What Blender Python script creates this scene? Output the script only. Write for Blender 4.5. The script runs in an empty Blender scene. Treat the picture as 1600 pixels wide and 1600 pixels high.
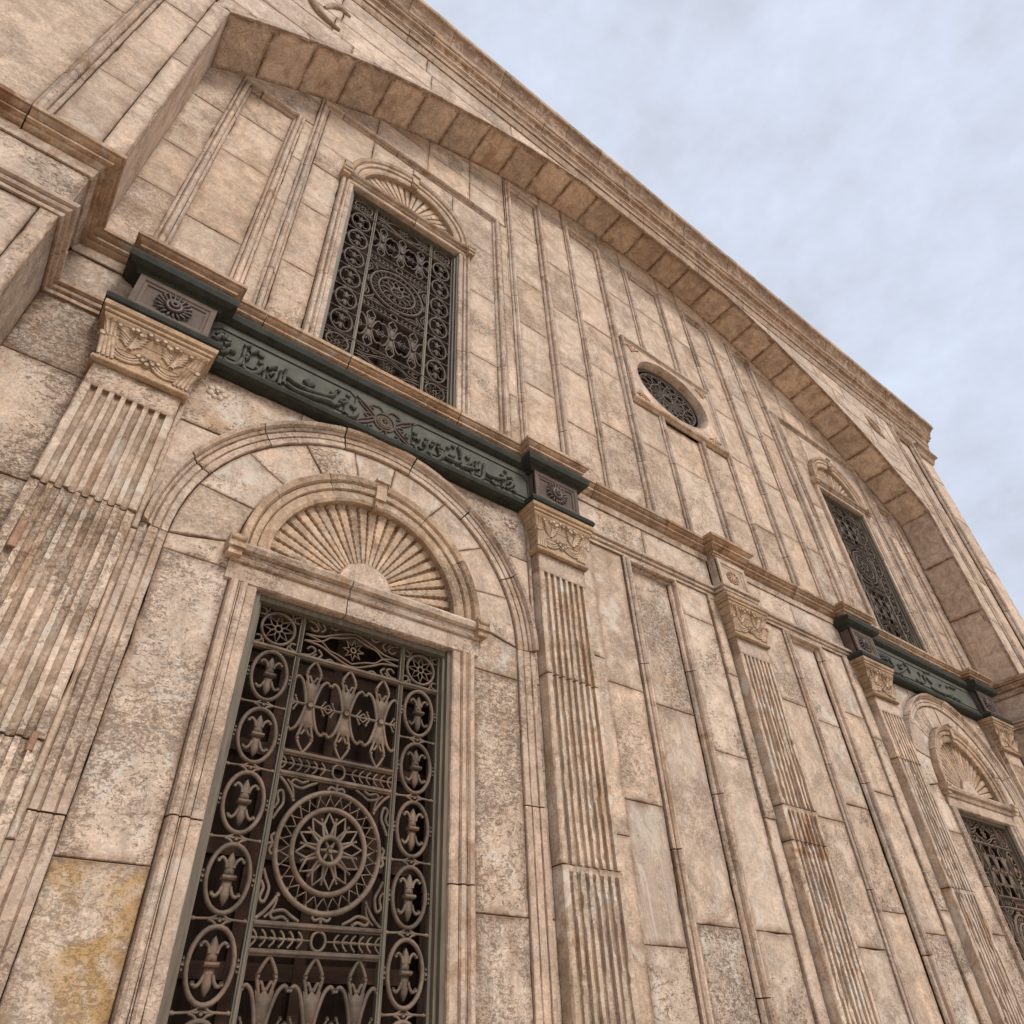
import bpy, math, random
from mathutils import Vector, Matrix
random.seed(7)
R = math.radians
sc = bpy.context.scene
col = sc.collection
# ------------------------------------------------------------------ camera
cam = bpy.data.cameras.new('camera')
cam.sensor_width = 36.0
cam.lens = 36.0 * 1077.13 / 1600.0
cam.clip_start = 0.05
cam.clip_end = 3000
co = bpy.data.objects.new('camera', cam)
col.objects.link(co)
RIGHT = Vector((0.797900, -0.601580, -0.038168))
DOWN = Vector((0.361136, 0.527765, -0.768794))
FWD = Vector((0.482635, 0.599637, 0.638356))
m3 = Matrix((RIGHT, -DOWN, -FWD)).transposed()
co.matrix_world = Matrix.Translation((0, -5.0, 1.6)) @ m3.to_4x4()
sc.camera = co
# ------------------------------------------------------------------ world, sun, exposure
SUN_EL, SUN_AZ = R(47), R(172)      # azimuth measured from +Y (north) clockwise: in front of the facade
w = bpy.data.worlds.new('World'); sc.world = w; w.use_nodes = True
nt = w.node_tree; nt.nodes.clear()
def N(t, k, **kw):
    n = t.nodes.new(k)
    for a, b in kw.items(): setattr(n, a, b)
    return n
out = N(nt, 'ShaderNodeOutputWorld'); bg = N(nt, 'ShaderNodeBackground')
sky = N(nt, 'ShaderNodeTexSky'); sky.sky_type = 'NISHITA'; sky.sun_disc = False
sky.sun_elevation = SUN_EL; sky.sun_rotation = SUN_AZ
sky.air_density = 1.0; sky.dust_density = 1.5; sky.ozone_density = 1.0
tc = N(nt, 'ShaderNodeTexCoord')
mp = N(nt, 'ShaderNodeMapping'); mp.inputs['Scale'].default_value = (1, 1, 1.6)
nz = N(nt, 'ShaderNodeTexNoise'); nz.inputs['Scale'].default_value = 12.0; nz.inputs['Detail'].default_value = 6; nz.inputs['Roughness'].default_value = 0.63; nz.inputs['Distortion'].default_value = 0.15
nz2 = N(nt, 'ShaderNodeTexNoise'); nz2.inputs['Scale'].default_value = 2.4; nz2.inputs['Detail'].default_value = 4
cr = N(nt, 'ShaderNodeValToRGB')
cr.color_ramp.elements[0].position = 0.36; cr.color_ramp.elements[0].color = (4.05, 4.3, 4.9, 1)
cr.color_ramp.elements[1].position = 0.64; cr.color_ramp.elements[1].color = (5.0, 5.45, 6.4, 1)
mx2 = N(nt, 'ShaderNodeMath', operation='ADD'); mx3 = N(nt, 'ShaderNodeMath', operation='MULTIPLY'); mx3.inputs[1].default_value = 0.5
mix = N(nt, 'ShaderNodeMix', data_type='RGBA'); mix.inputs[0].default_value = 0.86
L = nt.links.new
L(tc.outputs['Generated'], mp.inputs['Vector']); L(mp.outputs[0], nz.inputs['Vector']); L(mp.outputs[0], nz2.inputs['Vector'])
L(nz.outputs['Fac'], mx2.inputs[0]); L(nz2.outputs['Fac'], mx2.inputs[1]); L(mx2.outputs[0], mx3.inputs[0]); L(mx3.outputs[0], cr.inputs['Fac'])
L(sky.outputs[0], mix.inputs[6]); L(cr.outputs[0], mix.inputs[7]); L(mix.outputs[2], bg.inputs['Color']); L(bg.outputs[0], out.inputs[0])
bg.inputs['Strength'].default_value = 0.085
sd = bpy.data.lights.new('sun', 'SUN'); sd.energy = 1.5; sd.angle = R(18); sd.color = (1.0, 0.945, 0.875)
so = bpy.data.objects.new('sun', sd); col.objects.link(so)
sdir = Vector((math.sin(SUN_AZ) * math.cos(SUN_EL), math.cos(SUN_AZ) * math.cos(SUN_EL), math.sin(SUN_EL)))
so.rotation_euler = sdir.to_track_quat('Z', 'Y').to_euler()
so.location = (0, -30, 40)
sc.view_settings.view_transform = 'Standard'; sc.view_settings.look = 'None'
sc.view_settings.gamma = 1.0; sc.view_settings.use_curve_mapping = False
sc.view_settings.exposure = 0.95
sc.render.engine = 'CYCLES'
sc.cycles.max_bounces = 6; sc.cycles.diffuse_bounces = 4
# ------------------------------------------------------------------ materials
def stone_mat(name, a, b, tint, stain, stain_amt, pit_amt, white_amt, edge_amt=0.7, vein_amt=0.3, rough=0.78, bump=0.5, st_lo=0.54, pit_s=33, pit_lo=0.2, pit_m=0.42, onyx=0.0):
    m = bpy.data.materials.new(name); m.use_nodes = True
    t = m.node_tree; t.nodes.clear(); L = t.links.new
    o = N(t, 'ShaderNodeOutputMaterial'); p = N(t, 'ShaderNodeBsdfPrincipled'); L(p.outputs[0], o.inputs[0])
    p.inputs['Roughness'].default_value = rough
    p.inputs['Specular IOR Level'].default_value = 0.25
    g = N(t, 'ShaderNodeNewGeometry'); oi = N(t, 'ShaderNodeObjectInfo')
    wn = N(t, 'ShaderNodeTexWhiteNoise', noise_dimensions='1D'); L(oi.outputs['Random'], wn.inputs['W'])
    sep = N(t, 'ShaderNodeSeparateColor'); L(wn.outputs['Color'], sep.inputs[0])
    off = N(t, 'ShaderNodeVectorMath', operation='MULTIPLY_ADD'); off.inputs[1].default_value = (37, 37, 37)
    L(wn.outputs['Color'], off.inputs[0]); L(g.outputs['Position'], off.inputs[2])
    P = off.outputs[0]
    def noise(s, d=4, r=0.55, dist=0.0, vec=None, sc3=None):
        n = N(t, 'ShaderNodeTexNoise'); n.inputs['Scale'].default_value = s; n.inputs['Detail'].default_value = d
        n.inputs['Roughness'].default_value = r; n.inputs['Distortion'].default_value = dist
        v = vec or P
        if sc3:
            mm = N(t, 'ShaderNodeVectorMath', operation='MULTIPLY'); mm.inputs[1].default_value = sc3; L(v, mm.inputs[0]); v = mm.outputs[0]
        L(v, n.inputs['Vector']); return n.outputs['Fac']
    def ramp(f, lo, hi, vlo=0.0, vhi=1.0):
        r_ = N(t, 'ShaderNodeMapRange', interpolation_type='SMOOTHSTEP'); L(f, r_.inputs['Value'])
        r_.inputs['From Min'].default_value = lo; r_.inputs['From Max'].default_value = hi
        r_.inputs['To Min'].default_value = vlo; r_.inputs['To Max'].default_value = vhi; return r_.outputs[0]
    def math_(op, x, y):
        n = N(t, 'ShaderNodeMath', operation=op)
        for i, q in enumerate((x, y)):
            if isinstance(q, (int, float)): n.inputs[i].default_value = q
            else: L(q, n.inputs[i])
        return n.outputs[0]
    def mixc(f, c1, c2, mode='MIX'):
        n = N(t, 'ShaderNodeMix', data_type='RGBA', blend_type=mode)
        for i, q in ((0, f), (6, c1), (7, c2)):
            if isinstance(q, (int, float)): n.inputs[i].default_value = q
            elif isinstance(q, tuple): n.inputs[i].default_value = (*q, 1)
            else: L(q, n.inputs[i])
        return n.outputs[2]
    big = ramp(noise(0.9, 6, 0.6, 0.4), 0.32, 0.68)
    c = mixc(big, a, b)
    # cloudy onyx tone of each block
    c = mixc(math_('MULTIPLY', sep.outputs[1], 0.55), c, tint)
    mid = ramp(noise(3.6, 8, 0.7, 0.9), 0.3, 0.7, 0.70, 1.2)
    cc = N(t, 'ShaderNodeCombineColor'); L(mid, cc.inputs[0]); L(mid, cc.inputs[1]); L(mid, cc.inputs[2])
    c = mixc(1.0, c, cc.outputs[0], 'MULTIPLY')
    fine0 = ramp(noise(38, 7, 0.8, 0.6), 0.30, 0.70, 0.72, 1.22)
    cc0 = N(t, 'ShaderNodeCombineColor'); [L(fine0, cc0.inputs[i]) for i in range(3)]
    c = mixc(1.0, c, cc0.outputs[0], 'MULTIPLY')
    val = math_('MULTIPLY_ADD', sep.outputs[0], 0.24); val.node.inputs[2].default_value = 0.89
    cv = N(t, 'ShaderNodeCombineColor'); [L(val, cv.inputs[i]) for i in range(3)]
    c = mixc(1.0, c, cv.outputs[0], 'MULTIPLY')
    # onyx: smooth grey veils with contour lines, in some blocks
    f = noise(1.15, 4, 0.5, 1.1, sc3=(1.5, 1.5, 0.75) if not onyx else (2.6, 2.6, 0.55))
    vm = math_('MAXIMUM', math_('MULTIPLY', ramp(sep.outputs[2], 0.45, 0.75), vein_amt), onyx)
    veil = math_('MULTIPLY', ramp(f, 0.53 - 0.1 * onyx, 0.545 - 0.1 * onyx), vm)
    ct = math_('PINGPONG', math_('MULTIPLY', f, 26.0), 1.0)
    c = mixc(math_('MULTIPLY', veil, 0.7), c, (0.37, 0.29, 0.228))
    c = mixc(math_('MULTIPLY', math_('MULTIPLY', ramp(ct, 0.72, 0.95), ramp(f, 0.50 - 0.15 * onyx, 0.56 - 0.15 * onyx)), math_('MULTIPLY', vm, 0.65)), c, (0.56, 0.475, 0.385))
    # white efflorescence
    wh = math_('MULTIPLY', ramp(noise(2.6, 8, 0.72, 0.9), 0.52, 0.64), white_amt)
    c = mixc(wh, c, (0.56, 0.49, 0.41))
    # brown and ochre stains: patches and runs
    st = ramp(noise(1.7, 9, 0.68, 0.8), st_lo, st_lo + 0.14)
    run = ramp(noise(1.0, 5, 0.62, 0.3, sc3=(7, 7, 0.55)), 0.54, 0.72)
    stn = math_('MULTIPLY', math_('MAXIMUM', st, math_('MULTIPLY', run, 0.75)), stain_amt)
    c = mixc(stn, c, stain)
    # staining from the joints, made stronger to put groove-shade contrast into the colour
    at = N(t, 'ShaderNodeAttribute', attribute_name='stain_and_shade')
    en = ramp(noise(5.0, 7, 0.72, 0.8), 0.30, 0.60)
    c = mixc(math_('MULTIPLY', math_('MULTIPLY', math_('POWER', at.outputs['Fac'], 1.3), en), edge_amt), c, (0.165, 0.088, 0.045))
    # pitting: branching hollows in clusters, coarse and fine
    pm = math_('ADD', math_('MULTIPLY', ramp(noise(1.2, 5, 0.62, 0.6), pit_m - 0.12, pit_m + 0.22), 0.17), -0.17)
    def holes(s_, thr, w_, d_=1.0, q_=(0.75, 1, 1.3)):
        n_ = math_('ADD', noise(s_, 5, 0.72, d_, sc3=q_), pm); return ramp(n_, thr, thr + w_)
    h1_ = holes(13, 0.545, 0.03, 1.4); h2_ = holes(27, 0.525, 0.03, 0.8); h3_ = holes(58, 0.525, 0.045, 0.5, (1, 1, 1))
    pits = math_('MAXIMUM', math_('MAXIMUM', math_('MULTIPLY', h1_, 0.8), h2_), math_('MULTIPLY', h3_, 0.8))
    wn2 = N(t, 'ShaderNodeTexWhiteNoise', noise_dimensions='1D'); L(math_('ADD', oi.outputs['Random'], 3.7), wn2.inputs['W'])
    pits = math_('MULTIPLY', math_('MULTIPLY', pits, pit_amt), ramp(wn2.outputs['Value'], 0.0, 0.85, pit_lo, 1.0))
    c = mixc(math_('MULTIPLY', pits, 0.84), c, (0.115, 0.076, 0.05))
    L(c, p.inputs['Base Color'])
    hgt = math_('SUBTRACT', math_('ADD', math_('MULTIPLY', noise(9, 6, 0.68), 0.8), math_('MULTIPLY', noise(55, 4, 0.7), 0.35)), math_('MULTIPLY', pits, 0.9))
    bp = N(t, 'ShaderNodeBump'); bp.inputs['Strength'].default_value = bump; bp.inputs['Distance'].default_value = 0.02
    L(hgt, bp.inputs['Height']); L(bp.outputs[0], p.inputs['Normal'])
    return m
def plain_mat(name, a, b, scale=6, rough=0.6, metal=0.0, bump=0.2, c2=None, c2lo=0.55, c2hi=0.7, spec=0.4, sc3=None):
    m = bpy.data.materials.new(name); m.use_nodes = True
    t = m.node_tree; L = t.links.new; p = t.nodes['Principled BSDF']
    p.inputs['Roughness'].default_value = rough; p.inputs['Metallic'].default_value = metal; p.inputs['Specular IOR Level'].default_value = spec
    g = N(t, 'ShaderNodeNewGeometry')
    v = g.outputs['Position']
    if sc3:
        mm = N(t, 'ShaderNodeVectorMath', operation='MULTIPLY'); mm.inputs[1].default_value = sc3; L(v, mm.inputs[0]); v = mm.outputs[0]
    n = N(t, 'ShaderNodeTexNoise'); n.inputs['Scale'].default_value = scale; n.inputs['Detail'].default_value = 7; n.inputs['Roughness'].default_value = 0.65; L(v, n.inputs['Vector'])
    r_ = N(t, 'ShaderNodeValToRGB'); r_.color_ramp.elements[0].position = 0.35; r_.color_ramp.elements[1].position = 0.65
    r_.color_ramp.elements[0].color = (*a, 1); r_.color_ramp.elements[1].color = (*b, 1); L(n.outputs['Fac'], r_.inputs['Fac'])
    c = r_.outputs[0]
    if c2:
        n2 = N(t, 'ShaderNodeTexNoise'); n2.inputs['Scale'].default_value = scale * 0.45; n2.inputs['Detail'].default_value = 8; n2.inputs['Roughness'].default_value = 0.7; L(v, n2.inputs['Vector'])
        mr = N(t, 'ShaderNodeMapRange'); mr.inputs['From Min'].default_value = c2lo; mr.inputs['From Max'].default_value = c2hi; L(n2.outputs['Fac'], mr.inputs['Value'])
        mx = N(t, 'ShaderNodeMix', data_type='RGBA'); L(mr.outputs[0], mx.inputs[0]); L(c, mx.inputs[6]); mx.inputs[7].default_value = (*c2, 1); c = mx.outputs[2]
    oi = N(t, 'ShaderNodeObjectInfo'); vr = N(t, 'ShaderNodeMapRange'); L(oi.outputs['Random'], vr.inputs['Value']); vr.inputs['To Min'].default_value = 0.82; vr.inputs['To Max'].default_value = 1.18
    vm = N(t, 'ShaderNodeVectorMath', operation='SCALE'); L(c, vm.inputs[0]); L(vr.outputs[0], vm.inputs['Scale']); c = vm.outputs[0]
    L(c, p.inputs['Base Color'])
    bp = N(t, 'ShaderNodeBump'); bp.inputs['Strength'].default_value = bump; bp.inputs['Distance'].default_value = 0.01; L(n.outputs['Fac'], bp.inputs['Height']); L(bp.outputs[0], p.inputs['Normal'])
    return m
PINK = (0.53, 0.392, 0.288); SAND = (0.48, 0.345, 0.24); GREY = (0.485, 0.388, 0.305)
M = dict(
    slab=stone_mat('alabaster_slab', PINK, SAND, GREY, (0.29, 0.165, 0.08), 0.46, 0.85, 0.45, edge_amt=0.55),
    slab_low=stone_mat('alabaster_slab_weathered', PINK, (0.475, 0.35, 0.252), (0.505, 0.415, 0.337), (0.31, 0.175, 0.08), 0.45, 1.0, 0.85, vein_amt=0.9, edge_amt=0.65, pit_lo=0.3, pit_m=0.43),
    slab_pitted=stone_mat('alabaster_slab_pitted', PINK, (0.48, 0.355, 0.26), (0.52, 0.43, 0.35), (0.31, 0.175, 0.08), 0.4, 1.0, 0.9, vein_amt=0.6, edge_amt=0.8, pit_lo=0.8, pit_m=0.345),
    slab_onyx=stone_mat('banded_alabaster_slab', (0.46, 0.36, 0.275), (0.42, 0.325, 0.245), (0.43, 0.345, 0.27), (0.31, 0.175, 0.08), 0.2, 0.6, 0.5, edge_amt=0.8, pit_m=0.5, onyx=0.8),
    slab_ochre=stone_mat('ochre_patched_slab', PINK, (0.45, 0.34, 0.25), (0.45, 0.395, 0.33), (0.40, 0.245, 0.095), 0.92, 0.75, 0.75, vein_amt=0, st_lo=0.43, pit_lo=0.6, pit_m=0.34),
    brick=stone_mat('reddish_repair_stone', (0.34, 0.195, 0.125), (0.29, 0.16, 0.10), (0.34, 0.22, 0.15), (0.2, 0.1, 0.06), 0.4, 0.3, 0.1, vein_amt=0),
    roll=stone_mat('moulding_stone', (0.53, 0.395, 0.30), (0.46, 0.335, 0.242), (0.48, 0.39, 0.315), (0.24, 0.125, 0.055), 0.85, 0.7, 0.5, vein_amt=0, edge_amt=1.0),
    flute=stone_mat('fluted_stone', (0.54, 0.405, 0.30), (0.45, 0.32, 0.21), (0.48, 0.385, 0.30), (0.28, 0.145, 0.062), 0.85, 0.6, 0.9, vein_amt=0, pit_m=0.46),
    flute_worn=stone_mat('eroded_fluted_stone', (0.60, 0.46, 0.35), (0.50, 0.35, 0.23), (0.53, 0.44, 0.355), (0.30, 0.16, 0.065), 0.85, 0.6, 0.9, vein_amt=0, st_lo=0.54, pit_lo=1.0, pit_m=0.46, bump=0.8),
    cornice=stone_mat('stained_cornice_stone', (0.47, 0.315, 0.205), (0.38, 0.225, 0.125), (0.45, 0.33, 0.235), (0.19, 0.09, 0.042), 0.95, 0.6, 0.5, vein_amt=0, edge_amt=1.0),
    carve=stone_mat('carved_stone', (0.49, 0.345, 0.23), (0.41, 0.275, 0.17), (0.45, 0.345, 0.25), (0.23, 0.12, 0.058), 0.8, 0.75, 0.4, rough=0.72, vein_amt=0, edge_amt=1.0),
    bell=stone_mat('stained_capital_ground', (0.40, 0.27, 0.165), (0.32, 0.205, 0.12), (0.38, 0.27, 0.17), (0.19, 0.10, 0.045), 0.6, 0.4, 0.2, vein_amt=0, edge_amt=1.0),
    soffit=stone_mat('soffit_stone', (0.58, 0.425, 0.31), (0.51, 0.365, 0.255), (0.53, 0.41, 0.315), (0.27, 0.145, 0.07), 0.65, 0.5, 0.1, vein_amt=0, edge_amt=1.0),
    crown=stone_mat('crown_stone', (0.42, 0.295, 0.20), (0.32, 0.205, 0.125), (0.38, 0.285, 0.205), (0.14, 0.075, 0.04), 0.85, 0.65, 0.25, vein_amt=0, edge_amt=1.0),
    pale=stone_mat('pale_stone', (0.545, 0.405, 0.305), (0.49, 0.355, 0.255), (0.495, 0.40, 0.32), (0.28, 0.155, 0.075), 0.55, 0.8, 0.45, edge_amt=0.75, vein_amt=0.15),
    mortar=plain_mat('joint_mortar', (0.10, 0.06, 0.036), (0.18, 0.112, 0.068), 14, 0.95, spec=0.1),
    bronze=plain_mat('dark_green_bronze', (0.024, 0.0245, 0.019), (0.042, 0.042, 0.033), 9, 0.75, 0.0, 0.3, (0.05, 0.054, 0.040), 0.56, 0.78, spec=0.14),
    field=plain_mat('grey_bronze_field', (0.08, 0.078, 0.062), (0.125, 0.12, 0.097), 5, 0.75, 0.0, 0.3, (0.07, 0.095, 0.066), 0.55, 0.72, spec=0.15),
    letter=plain_mat('dark_bronze_lettering', (0.05, 0.049, 0.039), (0.10, 0.096, 0.077), 12, 0.7, 0.0, 0.2, spec=0.15),
    dado=plain_mat('mauve_bronze', (0.082, 0.058, 0.044), (0.13, 0.094, 0.073), 5, 0.75, 0.0, 0.3, (0.085, 0.074, 0.056), 0.55, 0.7, spec=0.25),
    rosette=plain_mat('brown_bronze', (0.055, 0.037, 0.029), (0.10, 0.07, 0.056), 14, 0.55, 0.25, 0.25),
    iron=plain_mat('weathered_iron', (0.075, 0.054, 0.037), (0.165, 0.12, 0.085), 7, 0.72, 0.0, 0.5, (0.20, 0.115, 0.074), 0.52, 0.68, spec=0.3),
    iron_dark=plain_mat('dark_filigree_iron', (0.055, 0.041, 0.030), (0.115, 0.083, 0.06), 10, 0.66, 0.0, 0.3, spec=0.3),
    frame=plain_mat('grey_iron_frame', (0.085, 0.068, 0.047), (0.15, 0.12, 0.085), 5, 0.66, 0.0, 0.3, (0.14, 0.135, 0.085), 0.54, 0.7, sc3=(4, 4, 0.5)),
    dark=plain_mat('dark_shutter_wood', (0.020, 0.011, 0.008), (0.034, 0.019, 0.013), 5, 0.8, spec=0.08, sc3=(6, 6, 0.6), bump=0.15),
    rail=plain_mat('shutter_rail_wood', (0.045, 0.026, 0.018), (0.07, 0.041, 0.029), 5, 0.8, spec=0.08, sc3=(0.8, 6, 6)),
    ground=plain_mat('paving_stone', (0.47, 0.385, 0.30), (0.56, 0.46, 0.355), 0.8, 0.85, bump=0.3),
)
LET1= [[16,(0.458,7.125),(0.495,7.073),(0.548,7.083),(0.599,7.14),(0.612,7.24)],[14,(0.407,7.186),(0.451,7.209),(0.475,7.269),(0.524,7.265),(0.528,7.304)],[15,(0.422,7.242),(0.432,7.24)],[13,(0.415,7.314),(0.471,7.345)],[14,(0.436,7.403),(0.446,7.4)],[14,(0.298,7.356),(0.333,7.342),(0.367,7.411),(0.397,7.393),(0.414,7.459)],[11,(0.316,7.412),(0.352,7.451),(0.391,7.472)],[16,(0.645,7.134),(0.681,7.081),(0.744,7.087),(0.79,7.15),(0.816,7.249)],[13,(0.636,7.248),(0.671,7.284)],[13,(0.637,7.321),(0.667,7.318)],[13,(0.597,7.419),(0.658,7.441)],[13,(0.664,7.366),(0.741,7.427)],[14,(0.776,7.4),(0.786,7.394)],[13,(0.775,7.306),(0.807,7.294)],[13,(0.771,7.196),(0.784,7.194)],[11,(0.618,7.399),(0.617,7.295),(0.641,7.151)],[12,(0.849,7.202),(0.857,7.078)],[14,(0.867,7.261),(0.953,7.325)],[13,(0.882,7.166),(0.91,7.106),(0.947,7.122),(0.963,7.213),(0.929,7.234),(0.908,7.184)],[12,(1.003,7.313),(1.015,7.115)],[12,(1.045,7.364),(1.05,7.164)],[14,(1.003,7.234),(1.075,7.274),(1.135,7.248),(1.228,7.231),(1.333,7.232),(1.438,7.252),(1.514,7.276),(1.587,7.329),(1.602,7.41)],[17,(1.085,7.178),(1.159,7.144),(1.257,7.14),(1.353,7.155),(1.462,7.183),(1.553,7.207),(1.606,7.194),(1.67,7.24)],[30,(1.299,7.339),(1.316,7.343)],[15,(1.565,7.358),(1.576,7.361)],[12,(1.654,7.304),(1.697,7.286),(1.737,7.328),(1.715,7.355),(1.67,7.325)],[12,(1.733,7.3),(1.73,7.145)],[18,(1.812,7.302),(1.834,7.309)],[15,(1.767,7.119),(1.82,7.14),(1.886,7.229)],[11,(1.622,7.434),(1.64,7.441)],[12,(1.732,7.429),(1.758,7.436)],[14,(2.585,7.349),(2.597,7.347)],[13,(2.486,7.264),(2.506,7.266)],[13,(2.476,7.22),(2.5,7.23)],[12,(2.569,7.267),(2.602,7.276)],[12,(2.611,7.256),(2.656,7.274)],[13,(2.734,7.344),(2.755,7.346)],[12,(2.699,7.261),(2.75,7.28)],[15,(2.6,7.157),(2.622,7.074),(2.688,7.074),(2.743,7.157),(2.74,7.238),(2.696,7.243)],[13,(2.658,7.16),(2.675,7.165)],[12,(2.828,7.346),(2.846,7.346)],[12,(2.898,7.355),(2.915,7.36)],[12,(2.784,7.264),(2.831,7.285)],[12,(2.875,7.274),(2.922,7.296)],[13,(2.953,7.282),(2.979,7.292)],[15,(2.794,7.156),(2.822,7.081),(2.882,7.081),(2.948,7.166),(2.945,7.241),(2.893,7.243)],[13,(3.03,7.378),(3.047,7.378)],[13,(3.091,7.435),(3.123,7.439)],[13,(2.944,7.282),(2.983,7.294)],[13,(2.916,7.204),(2.946,7.211)],[14,(2.999,7.209),(3.078,7.192),(3.158,7.202),(3.225,7.239)],[12,(3.05,7.259),(3.126,7.268)],[14,(3.172,7.466),(3.21,7.38),(3.202,7.291)],[16,(3.301,7.368),(3.329,7.372)],[15,(3.093,7.113),(3.115,7.112)],[13,(3.212,7.172),(3.302,7.198),(3.403,7.231)],[11,(3.32,7.246),(3.347,7.287),(3.384,7.286),(3.366,7.245)],[15,(3.366,7.152),(3.393,7.074),(3.457,7.072),(3.522,7.141),(3.544,7.268),(3.549,7.392)],[12,(3.478,7.38),(3.469,7.248)],[12,(3.417,7.352),(3.439,7.227)],[14,(3.561,7.266),(3.627,7.238),(3.751,7.259),(3.879,7.309)],[13,(3.865,7.441),(3.894,7.446)],[13,(3.797,7.332),(3.831,7.343)],[12,(3.895,7.352),(3.961,7.379),(3.979,7.337)],[12,(3.874,7.177),(3.913,7.187),(3.965,7.25),(3.962,7.302),(3.917,7.289),(3.896,7.241)],[15,(3.668,7.171),(3.691,7.162)],[15,(3.71,7.151),(3.729,7.153)],[11,(3.823,7.24),(3.826,7.148)],[13,(3.986,7.282),(4.006,7.278)],[13,(3.991,7.185),(4.01,7.179)],[12,(3.875,7.106),(3.884,7.079)]]
LET2= [[9,(12.238,7.376),(12.344,7.319),(12.625,7.371),(12.67,7.295)],[14,(12.587,7.214),(12.644,7.158),(12.809,7.145),(13.091,7.251),(13.36,7.399)],[10,(13.33,7.496),(13.412,7.398),(13.442,7.302)],[10,(12.769,7.294),(12.818,7.293)],[10,(13.032,7.308),(13.141,7.316)],[9,(13.024,7.365),(13.22,7.42)],[10,(12.994,7.123),(13.101,7.13)],[9,(13.194,7.118),(13.318,7.078),(13.572,7.1)],[9,(13.813,7.433),(13.858,7.354)],[9,(13.959,7.411),(14.01,7.274)],[9,(14.095,7.509),(14.35,7.548)],[9,(14.107,7.39),(14.245,7.29)],[13,(14.144,7.203),(14.311,7.171),(14.662,7.184),(15.001,7.238)],[12,(14.546,7.117),(14.589,7.117)],[10,(14.591,7.364),(14.648,7.363)],[10,(15.066,7.44),(15.322,7.458)],[10,(15.022,7.197),(15.157,7.215)],[10,(15.197,7.194),(15.276,7.182)],[9,(13.591,7.223),(13.666,7.184)],[9,(13.734,7.201),(13.874,7.208)],[9,(14.893,7.411),(14.971,7.4)]]
# ------------------------------------------------------------------ mesh helpers
class MB:
    def __init__(s): s.v = []; s.f = []; s.a = []; s.sm = []
    def add(s, pts, a=0.0):
        i = len(s.v); s.v += [tuple(p) for p in pts]; s.a += [a] * len(pts); return list(range(i, i + len(pts)))
    def face(s, f, sm=False): s.f.append(tuple(f)); s.sm.append(sm)
    def loops(s, A, B, closed=True, sm=False):
        n = len(A)
        for i in range(n if closed else n - 1): s.face((A[i], A[(i + 1) % n], B[(i + 1) % n], B[i]), sm)
    def mesh(s, name, mat):
        me = bpy.data.meshes.new(name); me.from_pydata(s.v, [], s.f)
        me.polygons.foreach_set('use_smooth', s.sm)
        if any(s.a):
            at = me.attributes.new('stain_and_shade', 'FLOAT', 'POINT'); at.data.foreach_set('value', s.a)
        me.materials.append(mat); me.update(); return me
    def build(s, name, mat, parent=None, loc=None, label=None): return put(name, s.mesh(name, mat), parent, loc, label)
def put(name, me, parent=None, loc=None, label=None, rot=None):
    o = bpy.data.objects.new(name, me); col.objects.link(o)
    if parent: o.parent = parent
    if loc: o.location = loc
    if rot: o.rotation_euler = rot
    if label: o['label'] = label
    return o
X, Y, Z = Vector((1, 0, 0)), Vector((0, 1, 0)), Vector((0, 0, 1))
def front(y): return (Vector((0, y, 0)), X, Z, -Y)
def inset(poly, d):
    n = len(poly); out = []
    for i in range(n):
        p0, p1, p2 = poly[i - 1], poly[i], poly[(i + 1) % n]
        e1 = Vector((p1[0] - p0[0], p1[1] - p0[1])); e2 = Vector((p2[0] - p1[0], p2[1] - p1[1]))
        if e1.length < 1e-7 or e2.length < 1e-7: out.append(p1); continue
        e1.normalize(); e2.normalize()
        n1 = Vector((-e1.y, e1.x)); n2 = Vector((-e2.y, e2.x)); k = max(0.35, 1 + n1.dot(n2))
        m = (n1 + n2) / k; out.append((p1[0] + m.x * d, p1[1] + m.y * d))
    return out
def densify(poly, m, step=.15):
    """extra points along the straight edges, clear of the corners; True marks a point that may be chipped"""
    out = []; n = len(poly)
    for i in range(n):
        p, q = Vector(poly[i]), Vector(poly[(i + 1) % n]); d = (q - p).length
        out.append((tuple(p), False))
        if d < 2 * m + step: continue
        k = max(1, int((d - 2 * m) / step))
        for t in range(k): out.append((tuple(p.lerp(q, (m + (d - 2 * m) * (t + .5 + random.uniform(-.3, .3)) / k) / d)), True))
    return out
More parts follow.
